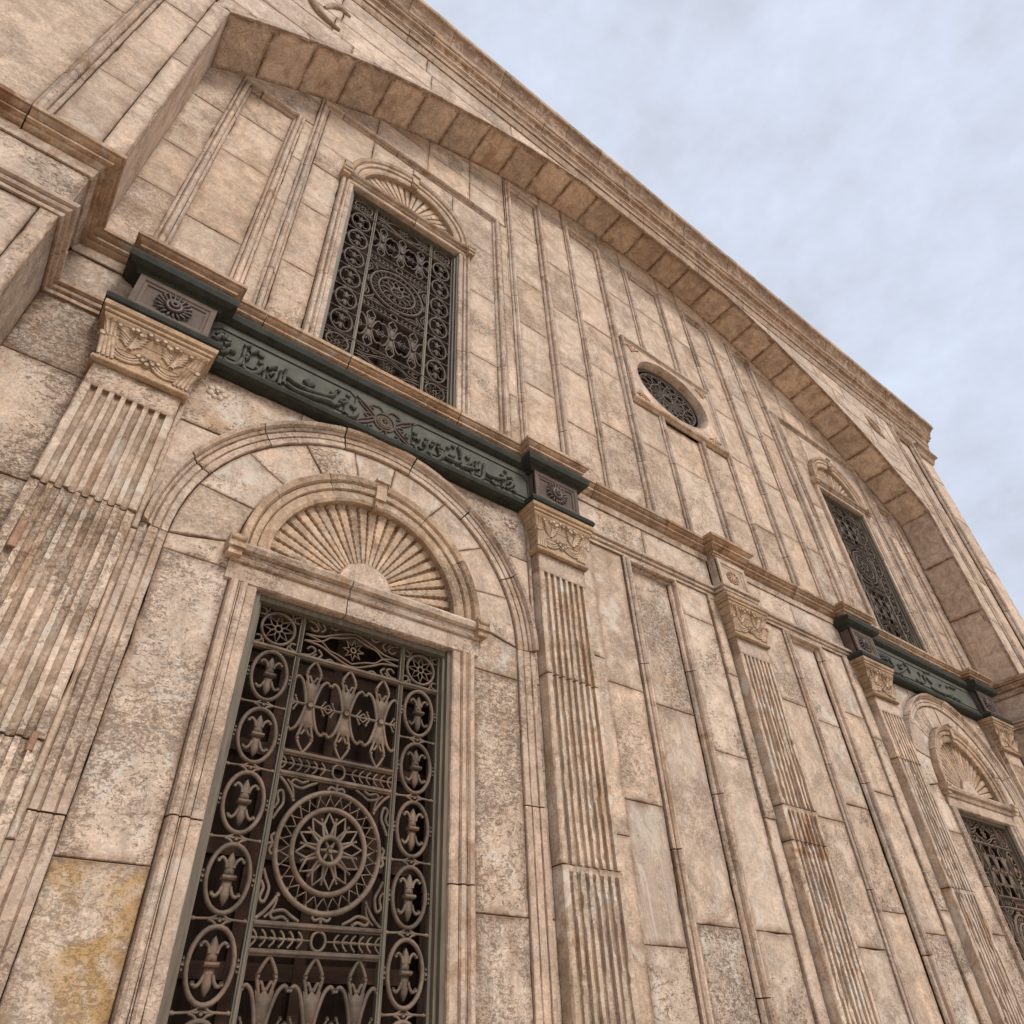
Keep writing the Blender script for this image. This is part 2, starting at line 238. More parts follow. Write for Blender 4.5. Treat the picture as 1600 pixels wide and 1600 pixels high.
def slab(mb, poly, fr, h0, h1, bev=0.008, ins=None, gap=0.005, rough=True, amt=.003):
    O, U, V, Nn = fr
    if gap: poly = inset(poly, gap)
    xs = [p[0] for p in poly]; zs = [p[1] for p in poly]
    md = min(max(xs) - min(xs), max(zs) - min(zs))
    se = min(math.dist(poly[i - 1], poly[i]) for i in range(len(poly)))
    bev = min(bev, md * 0.12)
    if ins is None: ins = max(0.003, min(0.075, md * 0.22, se * .55 - bev))
    den = densify(poly, ins + bev + .05) if rough else [(p, False) for p in poly]
    base = [p for p, _ in den]
    d1 = inset(base, 1.0)                               # unit inward offsets
    w_ = [0 if not c else (random.uniform(0, amt) if random.random() > .12 else random.uniform(amt, amt * 4.5)) for _, c in den]
    chip = [(p[0] + (q[0] - p[0]) * k, p[1] + (q[1] - p[1]) * k) for p, q, k in zip(base, d1, w_)]
    chip2 = [(p[0] + (q[0] - p[0]) * (k * 1.5 + bev), p[1] + (q[1] - p[1]) * (k * 1.5 + bev)) for p, q, k in zip(base, d1, w_)]
    P = lambda q, h: [O + U * a + V * b + Nn * h for a, b in q]
    tx, tz = random.uniform(-.004, .004), random.uniform(-.003, .003); cx, cz = sum(xs) / len(xs), sum(zs) / len(zs)
    T = lambda q, h: [O + U * a + V * b + Nn * (h + tx * (a - cx) + tz * (b - cz)) for a, b in q]
    l0 = mb.add(P(base, h0), 1); l1 = mb.add(T(chip, h1 - bev), 1)
    l2 = mb.add(T(chip2, h1), 1); l3 = mb.add(T(inset(base, ins + bev), h1), 0)
    mb.loops(l0, l1); mb.loops(l1, l2); mb.loops(l2, l3); mb.face(l3)
def rect(x0, x1, z0, z1): return [(x0, z0), (x1, z0), (x1, z1), (x0, z1)]
def stone(parent, poly, fr, h1=0.0, mat='slab', h0=-0.10, name='stone', bev=0.006, gap=0.0026, jit=0.004):
    mb = MB(); slab(mb, poly, fr, h0, h1 + random.uniform(-jit, jit), bev, gap=gap)
    return mb.build(name, M[mat], parent)
def column(parent, x0, x1, zs, fr, h=0.0, mat='slab', name='stone', **k):
    for a, b in zip(zs, zs[1:]): stone(parent, rect(x0, x1, a, b), fr, h, mat, name=name, **k)
def box(mb, x0, x1, y0, y1, z0, z1):
    a = mb.add([(x0, y0, z0), (x1, y0, z0), (x1, y1, z0), (x0, y1, z0)]); b = mb.add([(x0, y0, z1), (x1, y0, z1), (x1, y1, z1), (x0, y1, z1)])
    mb.loops(a, b); mb.face(a[::-1]); mb.face(b)
def sweep(mb, prof, path, Nn, closed=False, caps=True, sm=False, attr=None, wear=0.0):
    n = len(path); path = [Vector(p) for p in path]; rings = []
    for i in range(n):
        d1 = (path[i] - path[i - 1]) if (i or closed) else None
        d2 = (path[(i + 1) % n] - path[i]) if (i < n - 1 or closed) else None
        s1 = d1.normalized().cross(Nn) if d1 is not None else None; s2 = d2.normalized().cross(Nn) if d2 is not None else None
        S = (s1 + s2) / max(0.3, 1 + s1.dot(s2)) if (s1 and s2) else (s1 or s2)
        ws = 0 if (i in (0, n - 1) and not wear) else wear
        rings.append(mb.add([path[i] + S * (a + random.uniform(-ws, ws)) + Nn * (b - abs(random.gauss(0, ws))) for a, b in prof], 0))
        if attr:
            for v, t_ in zip(rings[-1], attr): mb.a[v] = t_
    for i in range(n - 1 + (1 if closed else 0)): mb.loops(rings[i], rings[(i + 1) % n], True, sm)
    if caps and not closed: mb.face(rings[0]); mb.face(rings[-1][::-1])
def cut(path, lens):
    """split a polyline at the given arc lengths"""
    path = [Vector(p) for p in path]; cum = [0]
    for a, b in zip(path, path[1:]): cum.append(cum[-1] + (b - a).length)
    def at(s):
        for i in range(len(path) - 1):
            if s <= cum[i + 1] + 1e-9: return path[i].lerp(path[i + 1], (s - cum[i]) / max(1e-9, cum[i + 1] - cum[i]))
        return path[-1]
    res = []
    for s0, s1 in lens:
        s1 = min(s1, cum[-1]); res.append([at(s0)] + [path[i] for i in range(len(path)) if s0 + 0.02 < cum[i] < s1 - 0.02] + [at(s1)])
    return res, cum
def grime_shade(prof):
    """1 in the hollows and feet of a moulding profile for lodged dirt and painted-in shade contrast, 0 on its crests"""
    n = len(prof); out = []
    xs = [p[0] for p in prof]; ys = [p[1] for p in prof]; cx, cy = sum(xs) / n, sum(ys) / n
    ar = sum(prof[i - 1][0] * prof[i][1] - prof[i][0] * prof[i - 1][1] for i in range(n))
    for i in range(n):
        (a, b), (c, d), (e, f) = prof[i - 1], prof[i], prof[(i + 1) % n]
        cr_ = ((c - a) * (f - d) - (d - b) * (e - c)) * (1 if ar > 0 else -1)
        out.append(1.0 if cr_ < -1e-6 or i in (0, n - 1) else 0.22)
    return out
def grooved(prof, axis=1, w=.0045, deep=.018):
    """cut a fine quirk into every re-entrant corner of a moulding profile (axis: which coordinate faces out)"""
    n = len(prof); out = []
    ar = sum(prof[i - 1][0] * prof[i][1] - prof[i][0] * prof[i - 1][1] for i in range(n))
    for i in range(n):
        p, c, q = Vector(prof[i - 1]), Vector(prof[i]), Vector(prof[(i + 1) % n]); e1, e2 = c - p, q - c
        cr_ = (e1.x * e2.y - e1.y * e2.x) * (1 if ar > 0 else -1)
        if 0 < i < n - 1 and cr_ < -1e-6 and e1.length > 2.2 * w and e2.length > 2.2 * w:
            a, b = c - e1.normalized() * w, c + e2.normalized() * w; d_ = c.copy(); d_[axis] -= deep
            out += [tuple(a), tuple(d_), tuple(b)]
        else: out.append(prof[i])
    return out
def blocks(name, prof, path, Nn, mat, parent, step=1.1, gap=0.006, jit=0.004, corner=0.3, sm=False, wear=.0022):
    _, cum = cut(path, []); tot = cum[-1]; marks = [0.0]; s = 0
    while s < tot - 1e-6:
        s += step * random.uniform(0.75, 1.25)
        for c in cum[1:-1]:
            if abs(s - c) < corner: s = c + corner
        if tot - s < step * 0.5: s = tot
        marks.append(min(s, tot))
    segs = [(a + (gap if a else 0), b - (gap if b < tot else 0)) for a, b in zip(marks, marks[1:]) if b - a > 0.03]
    for pth in cut(path, segs)[0]:
        fine = [pth[0]]
        for p_, q_ in zip(pth, pth[1:]):
            k = int((q_ - p_).length / .16)
            fine += [p_.lerp(q_, (t_ + 1) / (k + 1)) for t_ in range(k)] + [q_]
        mb = MB(); j = random.uniform(-jit, jit); sweep(mb, [(a + j, b + random.uniform(-jit, jit) * 0.3) for a, b in prof], fine, Nn, sm=sm, wear=wear, attr=grime_shade(prof)); mb.build(name, M[mat], parent)
def tube(mb, pts, r, sides=6, flat=1.0, fn=Y, caps=True):
    pts = [Vector(p) for p in pts]; n = len(pts); rings = []
    for i, p in enumerate(pts):
        T = (pts[min(i + 1, n - 1)] - pts[max(i - 1, 0)])
        if T.length < 1e-9: T = X.copy()
        T.normalize(); A = T.cross(fn)
        if A.length < 1e-4: A = T.cross(X)
        A.normalize(); B = A.cross(T); rr = r[i] if isinstance(r, (list, tuple)) else r
        rings.append(mb.add([p + A * rr * math.cos(k * 2 * math.pi / sides) + B * rr * flat * math.sin(k * 2 * math.pi / sides) for k in range(sides)]))
    for a, b in zip(rings, rings[1:]): mb.loops(a, b, True, True)
    if caps: mb.face(rings[0], True); mb.face(rings[-1][::-1], True)
def ringtube(mb, cx, cz, rx, rz, r, y=0, n=24, sides=6, a0=0, a1=360, flat=1.0):
    full = abs(a1 - a0) >= 359.9; m = n if full else n + 1; rings = []
    for i in range(m):
        t = R(a0 + (a1 - a0) * i / n); c, s = math.cos(t), math.sin(t)
        nn = Vector((c / rx, 0, s / rz)).normalized()
        rings.append(mb.add([Vector((cx + rx * c, y, cz + rz * s)) + nn * r * math.cos(k * 2 * math.pi / sides) + Y * r * flat * math.sin(k * 2 * math.pi / sides) for k in range(sides)]))
    for i in range(len(rings) - (0 if full else 1)): mb.loops(rings[i], rings[(i + 1) % len(rings)], True, True)
    if not full: mb.face(rings[0]); mb.face(rings[-1][::-1])
def plate(mb, poly, y, th, ridge=0.0):
    a = mb.add([(p[0], y + th, p[1]) for p in poly]); b = mb.add([(p[0], y, p[1]) for p in poly]); mb.loops(a, b)
    if ridge:
        c = mb.add([(sum(p[0] for p in poly) / len(poly), y - ridge, sum(p[1] for p in poly) / len(poly))])[0]
        for i in range(len(b)): mb.face((b[i], b[(i + 1) % len(b)], c), True)
    else: mb.face(b)
def ball(mb, x, z, r, y=0, n=6):
    prev = None; top = mb.add([(x, y - r, z)])[0]
    for k in (1, 2):
        t = math.pi * k / 4; ring = mb.add([(x + r * math.sin(t) * math.cos(i * 2 * math.pi / n), y - r * math.cos(t), z + r * math.sin(t) * math.sin(i * 2 * math.pi / n)) for i in range(n)])
        if prev is None:
            for i in range(n): mb.face((top, ring[i], ring[(i + 1) % n]), True)
        else: mb.loops(prev, ring, True, True)
        prev = ring
def arcpts(cx, cz, r, a0, a1, n): return [(cx + r * math.cos(R(a0 + (a1 - a0) * i / n)), cz + r * math.sin(R(a0 + (a1 - a0) * i / n))) for i in range(n + 1)]
def ringpoly(cx, cz, r0, r1, a0, a1, n, c1=None):
    return arcpts(cx, cz, r1, a0, a1, n) + arcpts(*(c1 or (cx, cz)), r0, a1, a0, n)
def smooth(pts, n=4):
    """Catmull-Rom through 2-D points"""
    out = []; m = len(pts)
    for i in range(m - 1):
        p0, p1, p2, p3 = pts[max(i - 1, 0)], pts[i], pts[i + 1], pts[min(i + 2, m - 1)]
        for k in range(n):
            t = k / n; out.append(tuple(0.5 * (2 * p1[j] + (p2[j] - p0[j]) * t + (2 * p0[j] - 5 * p1[j] + 4 * p2[j] - p3[j]) * t * t + (3 * p1[j] - p0[j] - 3 * p2[j] + p3[j]) * t ** 3) for j in (0, 1)))
    return out + [pts[-1]]
def curl(mb, pts, r, y=0, n=4, sides=5, end=0):
    q = smooth(pts, n); tube(mb, [(a, y, b) for a, b in q], r, sides)
    if end: ball(mb, pts[-1][0], pts[-1][1], end, y)
def mir(p): return [(-a, b) for a, b in p]
def flip(p): return [(a, -b) for a, b in p]
def steps(z0, z1, lo, hi):
    zs = [z0]
    while z1 - zs[-1] > hi: zs.append(zs[-1] + random.uniform(lo, hi))
    if z1 - zs[-1] < lo * 0.45 and len(zs) > 1: zs[-1] = z1
    else: zs.append(z1)
    return zs
# ------------------------------------------------------------------ the mosque: shared dimensions (metres; x along the wall, y into it)
CX = 8.175; XL, XR = -0.955, 17.305                  # bay between the two piers
ARC_Z, ARC_R = 4.15, 12.45                           # the wide segmental arch
PX = [-0.105, 4.61, 8.175, 11.74, 16.455]; HW = 0.355; PD = 0.165
WX = [2.255, 2 * CX - 2.255]
def arc(x): return ARC_Z + math.sqrt(max(0, ARC_R ** 2 - (x - CX) ** 2))
root = bpy.data.objects.new('mosque', None); col.objects.link(root)
root['label'] = 'weathered alabaster mosque facade with fluted pilasters, iron window grilles and one wide arch'
root['category'] = 'mosque'
ground = MB(); ground.face(ground.add([(-1500, -1500, 0), (1500, -1500, 0), (1500, 1500, 0), (-1500, 1500, 0)])); g = ground.build('ground', M['ground']); g['kind'] = 'structure'
F0 = front(0.0)
# ---- cores behind the facing slabs
mb = MB(); box(mb, -7.9, 20.4, 0.62, 14, 0, 17.6)
for a, b in ((XL - .3, 1.2), (3.3, 7.2), (9.15, 13.05), (15.15, XR + .3)): box(mb, a, b, 0.085, 0.62, 0, 17)
box(mb, 7.2, 9.15, 0.085, 0.62, 0, 10.9); box(mb, 7.2, 9.15, 0.085, 0.62, 12.68, 17)
for cx in WX:
    h = cx - 1.055
    box(mb, cx - 1.055, cx + 1.045, 0.085, 0.62, 0, 0.95); box(mb, cx - 1.055, cx + 1.045, 0.10, 0.62, 4.9, 7.9); box(mb, cx - 1.055, cx + 1.045, 0.085, 0.62, 13.1, 17)
    box(mb, cx - 1.055, cx + 1.045, 0.10, 0.62, 12.02, 13.1)
wall = mb.build('recessed_wall', M['mortar'], root)
# ---- lower storey slabs
low = 'slab_low'
column(wall, XL - .12, PX[0] - HW, [0, 1.2, 2.95, 5.1, 6.25, 7.03], F0, 0, 'slab_pitted')
column(wall, PX[4] + HW, XR + .12, [0, 1.4, 3.1, 4.8, 6.1, 7.03], F0, 0, low)
def mx(x): return 2 * CX - x
def both(f):
    f(lambda x: x, 0); f(mx, 1)
def lower_win_wall(m, right):
    def col_(a, b, zs, h=0.0, mat=low):
        a, b = m(a), m(b); column(wall, min(a, b), max(a, b), zs, F0, h, mat)
    cx = m(2.255)
    j = [0, 1.3, 2.71, 4.92] if not right else [0, 1.0, 2.3, 3.9]
    k = [0, 1.2, 2.63, 4.71] if not right else [0, 1.5, 3.0, 4.4]
    for u0, u1, zz in ((.515, 1.057, j[-1]), (3.453, 3.995, k[-1])):
        a, b = m(u0), m(u1); inner_first = abs(a - cx) < abs(b - cx); za, zb = (5.185, 5.07) if inner_first else (5.07, 5.185)
        pl = [(a, zz), (b, zz), (b, zb), (a, za)]
        if a > b: pl = [(b, zz), (a, zz), (a, za), (b, zb)]
        stone(wall, pl, F0, 0, low)
    col_(PX[0] + HW, 0.305, [0, 2.75, 4.95, 6.95], 0.085); col_(4.205, PX[1] - HW, [0, 2.63, 4.71, 6.95], 0.03)
    col_(0.515, 1.057, j if right else j[2:], 0.0, 'slab_pitted')
    if not right:
        col_(0.515, 1.057, j[:2]); col_(0.515, 1.057, j[1:3], 0.0, 'slab_ochre')
        for r_, y_, h_ in ((rect(-.395, -.335, 4.455, 4.69), -PD, .002), (rect(.17, .215, 3.20, 3.32), -PD, .002)):
            stone(wall, r_, front(y_), h_, 'brick', h0=-.02, name='repair_patch', jit=0)
    col_(3.453, 3.995, k, 0.0, 'slab_pitted')
    # radial slabs between the window hood and the big arch
    A = [1, 20, 41, 62, 84, 100, 118, 139, 160, 179] if not right else [1, 24, 45, 66, 92, 112, 135, 158, 179]
    for a, b in zip(A, A[1:]):
        outer = arcpts(cx, 5.05, 1.735, a, b, 7); inner = arcpts(cx, 5.17, 1.215, a, b, 7)
        stone(wall, outer + inner[::-1], F0, 0, low)
    # spandrel slabs between big arch, band and pilasters
    for s in (-1, 1):
        cut_a = (2, 38, 62, 78)
        for a, b in zip(cut_a, cut_a[1:]):
            pts = [(cx + s * (1.955 * math.cos(R(t))), 5.05 + 1.955 * math.sin(R(t))) for t in [a + (b - a) * i / 6 for i in range(7)]]
            lo_z, hi_z = pts[0][1], pts[-1][1]
            ed = cx + s * 1.99
            poly = pts + ([(pts[-1][0], 6.95)] if hi_z < 6.9 else []) if a != 2 else pts
            if a == 2: poly = pts + [(ed, hi_z), (ed, lo_z)]
            elif a == 38: poly = pts + [(pts[-1][0], 6.96), (ed, 6.96), (ed, pts[0][1])]
            else: poly = pts + [(pts[-1][0], 6.96), (pts[0][0], 6.96)]
            area = sum(p[0] * q[1] - q[0] * p[1] for p, q in zip(poly, poly[1:] + poly[:1]))
            if area < 0: poly = poly[::-1]
            stone(wall, poly, F0, 0.0, low, bev=0.005)
    # carved flower in each spandrel
    for s in (-1, 1):
        f = MB(); fx, fz = cx + s * 1.74, 6.74
        for q in range(7):
            t = q * 2 * math.pi / 7; px_, pz_ = fx + .06 * math.cos(t), fz + .06 * math.sin(t)
            plate(f, [(px_ + .036 * math.cos(t + a_) * (1.25 if abs(a_) < .1 else .8), pz_ + .036 * math.sin(t + a_)) for a_ in [i * math.pi / 4 for i in range(8)]], -0.008, 0.03, 0.012)
        ball(f, fx, fz, 0.024, -0.016); f.build('carved_flower', M['roll'], wall)
both(lower_win_wall)

ARCHP = [(-.105, -.06), (-.105, .022), (-.098, .03), (-.05, .032), (-.045, .02), (-.038, .02), (-.032, .036), (.01, .044), (.016, .03), (.024, .03), (.03, .05), (.055, .066), (.07, .10), (.098, .115), (.105, .108), (.105, -.06)]
ARCHV = [(-.105, -.06), (-.105, .022), (-.098, .03), (-.05, .032), (-.045, .022), (-.038, .022), (-.033, .034), (.03, .04), (.036, .028), (.044, .028), (.05, .046), (.095, .052), (.105, .04), (.105, -.06)]
ARCHP, ARCHV = grooved(ARCHP, deep=.012), grooved(ARCHV, deep=.012)
def big_arch(m, right):
    cx = m(2.255); r = 1.845
    A = [0, 27, 54, 79, 104, 131, 156, 180] if not right else [0, 22, 50, 82, 110, 140, 180]
    for a, b in zip(A, A[1:]):
        mb = MB(); j = random.uniform(-.004, .004)
        pth = [(p[0], 0, p[1]) for p in arcpts(cx, 5.05, r, b - .25, a + .25, 14)]      # clockwise: +a side of the profile points inward
        sweep(mb, [(-a_, b_ + j) for a_, b_ in ARCHP], pth, -Y, wear=.0022, attr=grime_shade(ARCHP)); mb.build('arch_moulding', M['pale'], wall)
    for s in (-1, 1):
        x = cx + s * r; pth = [(x, 0, 0), (x, 0, 5.05)]
        blocks('arch_moulding', [(s * a_, b_) for a_, b_ in ARCHV], pth, -Y, 'pale', wall, 1.5)
both(big_arch)
# ---- lower centre bays: strip, slab, framed recessed panel, slab, strip
def centre_bay(m, right):
    def col_(a, b, zs, h=0.0):
        a, b = m(a), m(b); column(wall, min(a, b), max(a, b), zs, F0, h, low)
    if not right:
        J = [[0, 1.4, 3.4, 5.3, 7.02], [0, 1.2, 2.51, 3.77, 5.05, 7.02], [0, 1.1, 2.73, 4.99, 7.0], [0, 1.0, 2.72, 4.59, 6.49, 7.02], [0, 1.6, 3.9, 5.75, 7.02]]
    else:
        J = [[0, 1.9, 3.2, 5.6, 7.02], [0, 1.5, 2.9, 4.69, 5.9, 7.02], [0, 1.3, 3.1, 4.4, 5.6, 7.0], [0, 1.2, 2.66, 4.1, 5.7, 7.02], [0, 1.6, 3.5, 5.2, 7.02]]
    col_(4.975, 5.27, J[0], 0.03)
    if right: col_(5.275, 5.86, J[1]); col_(6.075, 6.77, J[2], -0.045)
    else:
        col_(5.275, 5.86, J[1][:3]); col_(5.275, 5.86, J[1][3:]); col_(6.075, 6.77, J[2][:3], -0.045); col_(6.075, 6.77, J[2][3:], -0.045)
        stone(wall, rect(5.275, 5.86, 2.51, 3.77), F0, 0, 'slab_onyx')['label'] = 'smooth grey slab with pale wavy bands'
        stone(wall, rect(6.075, 6.77, 2.73, 4.99), F0, -.045, low)
    col_(6.945, 7.585, J[3]); col_(7.59, 7.80, J[4], 0.035)
    a, b = m(5.96), m(6.86); a, b = min(a, b), max(a, b)
    blocks('panel_moulding', FRAMEP, [(a, 0, 0), (a, 0, 6.965), (b, 0, 6.965), (b, 0, 0)], -Y, 'roll', wall, 1.7, corner=0.25, jit=.003)
FRAMEP = [(-.075, -.05), (-.075, .018), (-.06, .03), (-.045, .028), (-.035, .012), (-.03, .04), (-.012, .062), (.012, .062), (.03, .042), (.036, .005), (.05, .0), (.066, -.012), (.075, -.035), (.075, -.05)]
FRAMEP = grooved(FRAMEP)
both(centre_bay)
# ---- entablature between the storeys, breaking forward over every pilaster
def ent_path(i0, i1, x0=None, x1=None):
    pts = [(x0 if x0 is not None else PX[i0] - HW, 0)]
    if x0 is None: pts = []
    for i in range(i0, i1 + 1): pts += [(PX[i] - HW, 0), (PX[i] - HW, -PD), (PX[i] + HW, -PD), (PX[i] + HW, 0)]
    if x1 is not None: pts.append((x1, 0))
    return pts
PLX, PRX, PY = XL - .115, XR + .115, -0.80      # lower faces of the piers
CORN = [(0, 7.77), (.028, 7.772), (.032, 7.805), (.018, 7.815), (.02, 7.83), (.06, 7.845), (.075, 7.875), (.11, 7.885), (.112, 7.91), (.098, 7.918), (.10, 7.93), (.135, 7.945), (.155, 7.97), (.172, 7.972), (.175, 8.015), (.0, 8.03)]
STRG = [(0, 7.02), (.026, 7.022), (.03, 7.055), (.018, 7.062), (.02, 7.075), (.05, 7.082), (.06, 7.11), (.046, 7.118), (.048, 7.13), (.085, 7.138), (.09, 7.175), (0, 7.195)]
CORN, STRG = grooved(CORN, 0), grooved(STRG, 0)
ent = MB(); box(ent, -7.9, PLX - .04, PY + .05, 0.5, 0, 8.0); box(ent, PRX + .04, 20.45, PY + .05, 0.5, 0, 8.0)
for a, b in ((PLX, PX[0] - HW), (PX[1] + HW, PX[3] - HW), (PX[4] + HW, PRX)): box(ent, a, b, 0.05, 0.3, 7.0, 8.0)
for cx in WX: box(ent, cx - 1.995, cx + 1.995, -0.02, 0.3, 7.0, 8.0)
ent = ent.build('entablature', M['mortar'], root)
full = [(-7.9, PY), (PLX, PY), (PLX, 0)] + ent_path(0, 4) + [(PRX, 0), (PRX, PY), (20.5, PY)]
blocks('cornice_block', CORN, [(x, y, 0) for x, y in full], Z, 'cornice', ent, 1.25, corner=0.45)
for pts in ([(-7.9, PY), (PLX, PY), (PLX, 0), (PX[0] - HW + .0, 0)], [(PX[1] + HW, 0)] + ent_path(2, 2) + [(PX[3] - HW, 0)], [(PX[4] + HW, 0), (PRX, 0), (PRX, PY), (20.5, PY)]):
    blocks('string_course_block', STRG, [(x, y, 0) for x, y in pts], Z, 'roll', ent, 1.4, corner=0.4)
FILL = [(0, 7.70), (.02, 7.70), (.03, 7.735), (.045, 7.77), (0, 7.77)]
for x0, x1 in ((PLX, PX[0] - HW), (PX[1] + HW, PX[2] - HW), (PX[2] + HW, PX[3] - HW), (PX[4] + HW, PRX)):
    n = max(1, round((x1 - x0) / 1.3)); xs = [x0 + (x1 - x0) * i / n for i in range(n + 1)]
    for a, b in zip(xs, xs[1:]): stone(ent, rect(a, b, 7.195, 7.70), F0, 0.0, low)
    mb = MB(); sweep(mb, FILL, [(x0, 0, 0), (x1, 0, 0)], Z); mb.build('fillet', M['roll'], ent)
for x0, x1, s in ((-7.9, PLX, -1), (PRX, 20.5, 1)):
    xs = [x0, x0 + 2.4, x0 + 4.6, x1] if s < 0 else [x0, x0 + 1.2, x1]
    for a, b in zip(xs, xs[1:]): stone(ent, rect(a, b, 7.195, 7.70), front(PY), 0.0, low)
    xx = PLX if s < 0 else PRX
    fr = (Vector((xx, 0, 0)), Y if s < 0 else -Y, Z, X if s < 0 else -X)
    stone(ent, rect(PY, 0, 7.195, 7.70) if s < 0 else rect(0, -PY, 7.195, 7.70), fr, 0, low)
    pth = [(x0, PY, 0), (xx, PY, 0), (xx, 0, 0)] if s < 0 else [(xx, 0, 0), (xx, PY, 0), (x1, PY, 0)]
    mb = MB(); sweep(mb, FILL, pth, Z); mb.build('fillet', M['roll'], ent)
# ---- bronze inscription bands
LEDGE_LO = [(0, 6.965), (.10, 6.97), (.14, 6.99), (.15, 7.03), (.135, 7.065), (.08, 7.075), (.06, 7.10), (.04, 7.12), (0, 7.125)]
LEDGE_UP = [(0, 7.58), (.03, 7.585), (.05, 7.62), (.10, 7.635), (.145, 7.67), (.155, 7.73), (.15, 7.765), (0, 7.765)]
def band(i, lets, label):
    cx = WX[i]; a, b = (PX[0], PX[1]) if i == 0 else (PX[3], PX[4])
    mb = MB(); box(mb, a + HW - .01, b - HW + .01, -0.075, 0.05, 7.10, 7.62)
    bd = mb.build('inscription_band', M['field'], root, label=label)
    pth = [(x, y, 0) for x, y in (ent_path(0, 1) if i == 0 else ent_path(3, 4))]
    mb = MB(); sweep(mb, LEDGE_LO, pth, Z); mb.build('bronze_ledge', M['bronze'], bd)
    mb = MB(); sweep(mb, LEDGE_UP, pth, Z); mb.build('bronze_ledge', M['bronze'], bd)
    x0, x1 = a + HW + .03, b - HW - .03
    for u0, u1 in ((x0, cx - .42), (cx + .30, x1)) if i == 0 else ((x0, x1),):
        mb = MB(); c = .07
        pl = [(u0, 7.17), (u0, 7.47), (u0 + c, 7.53), (u1 - c, 7.53), (u1, 7.47), (u1, 7.17)]
        tube(mb, [(p, -0.08, q) for p, q in pl + [pl[0]]], 0.008, 5); mb.build('cartouche_frame', M['bronze'], bd)
    for wd, *pts in lets:
        mb = MB(); q = smooth(pts, 4) if len(pts) > 2 else pts; r0 = wd * 0.00155; n = len(q)
        rr = [r0 * (0.72 + 0.5 * math.sin(math.pi * (k + .5) / n)) for k in range(n)]
        if len(pts) == 2 and math.dist(*pts) < .035:
            (p0, q0), (p1, q1) = pts; s = r0 * 1.5; mx_, mz_ = (p0 + p1) / 2, (q0 + q1) / 2
            plate(mb, [(mx_ - s, mz_), (mx_, mz_ - s), (mx_ + s, mz_), (mx_, mz_ + s)], -0.105, 0.035, 0.008)
        else: tube(mb, [(p, -0.088, z_) for p, z_ in q], rr, 6, flat=1.9 * r0 / max(rr))
        mb.build('letter_stroke', M['letter'], bd)
    if i == 0:
        rx, rz = 2.205, 7.30
        mb = MB()
        for r_, t_ in ((.125, .012), (.085, .010), (.045, .012)): ringtube(mb, rx, rz, r_, r_, t_, -0.085, 24, 6)
        for q in range(12):
            t = q * math.pi / 6; plate(mb, [(rx + .062 * math.cos(t) + .022 * math.cos(t + k), rz + .062 * math.sin(t) + .022 * math.sin(t + k)) for k in (0, 1.6, 3.14, 4.7)], -0.095, .03, .01)
        ball(mb, rx, rz, .02, -.09); mb.build('band_rosette', M['dado'], bd)
        mb = MB()
        for s in (-1, 1):
            for f in (-1, 1):
                curl(mb, [(rx + s * .12, rz + f * .03), (rx + s * .2, rz + f * .11), (rx + s * .29, rz + f * .17), (rx + s * .36, rz + f * .21)], .014, -0.085)
                curl(mb, [(rx + s * .13, rz - f * .02), (rx + s * .2, rz + f * .05), (rx + s * .27, rz + f * .1), (rx + s * .33, rz + f * .16)], .010, -0.085)
                curl(mb, [(rx + s * .02, rz + f * .14), (rx + s * .07, rz + f * .2), (rx + s * .15, rz + f * .19), (rx + s * .19, rz + f * .15), (rx + s * .14, rz + f * .13)], .011, -0.085)
            curl(mb, [(rx + s * .14, rz), (rx + s * .2, rz + .03), (rx + s * .24, rz), (rx + s * .2, rz - .03), (rx + s * .15, rz - .01)], .011, -0.085)
        mb.build('strapwork', M['dado'], bd)
    else:
        mb = MB()
        for q in range(9):
            u = a + HW + .25 + q * .06; curl(mb, [(u, 7.2 + .03 * (q % 3)), (u + .05, 7.3), (u - .02, 7.4), (u + .06, 7.47)], .009, -0.085)
        mb.build('strapwork', M['bronze'], bd)
band(0, LET1, 'dark bronze inscription band above the large nearest lower window')
band(1, LET2, 'dark bronze inscription band near the far right pier')
# ---- pilasters
def drum(x, z0, z1, top_strip=False):
    mb = MB(); prof = [(x - HW, 0.03), (x - HW, -PD + .012), (x - HW + .012, -PD)]; wear = [0, 1, 1]; deep = []
    n = 7; pitch = (2 * HW - .09) / n
    for i in range(n):
        c = x - HW + .045 + pitch * (i + .5)
        for k in range(6):
            t = math.pi * k / 5; prof.append((c - .027 * math.cos(t), -PD + .046 * math.sin(t) ** .55)); wear.append(1 if k in (0, 5) else 0.3); deep.append(len(prof) - 1) if 0 < k < 5 else None
    prof += [(x + HW - .012, -PD), (x + HW, -PD + .012), (x + HW, .03)]; wear += [1, 1, 0]
    m = max(2, int((z1 - z0) / 0.045)); rings = []; fillet = set(deep); sh = random.uniform(-.004, .004); ph = random.uniform(0, 99)
    w = [0] * len(prof)
    for j in range(m + 1):
        z = z0 + (z1 - z0) * j / m
        for i in range(len(prof)):
            if random.random() < .22: w[i] = random.choice((0, 0, 0, .002, .005, .010, .018)) * (1.6 if x < 1 else 1)
        shut = top_strip and z > z1 - .05
        rings.append(mb.add([(p[0] + random.uniform(-.002, .002) * wear[i], (-PD if shut and i in fillet else p[1]) + sh * min(1, (6.1 - z) / .5) + w[i] * wear[i] * min(1, (6.1 - z) / .9 + .08), z) for i, p in enumerate(prof)], 0))
    for rg in rings:                                   # dirt in the flutes, also painting in shade between the ridges
        for i in deep: mb.a[rg[i]] = .8
    for k in (0, m):                                   # the joints are stained
        for v in rings[k]: mb.a[v] = 1
    for a, b in zip(rings, rings[1:]): mb.loops(a, b, False)
    mb.face(rings[0]); mb.face(rings[-1])
    return mb
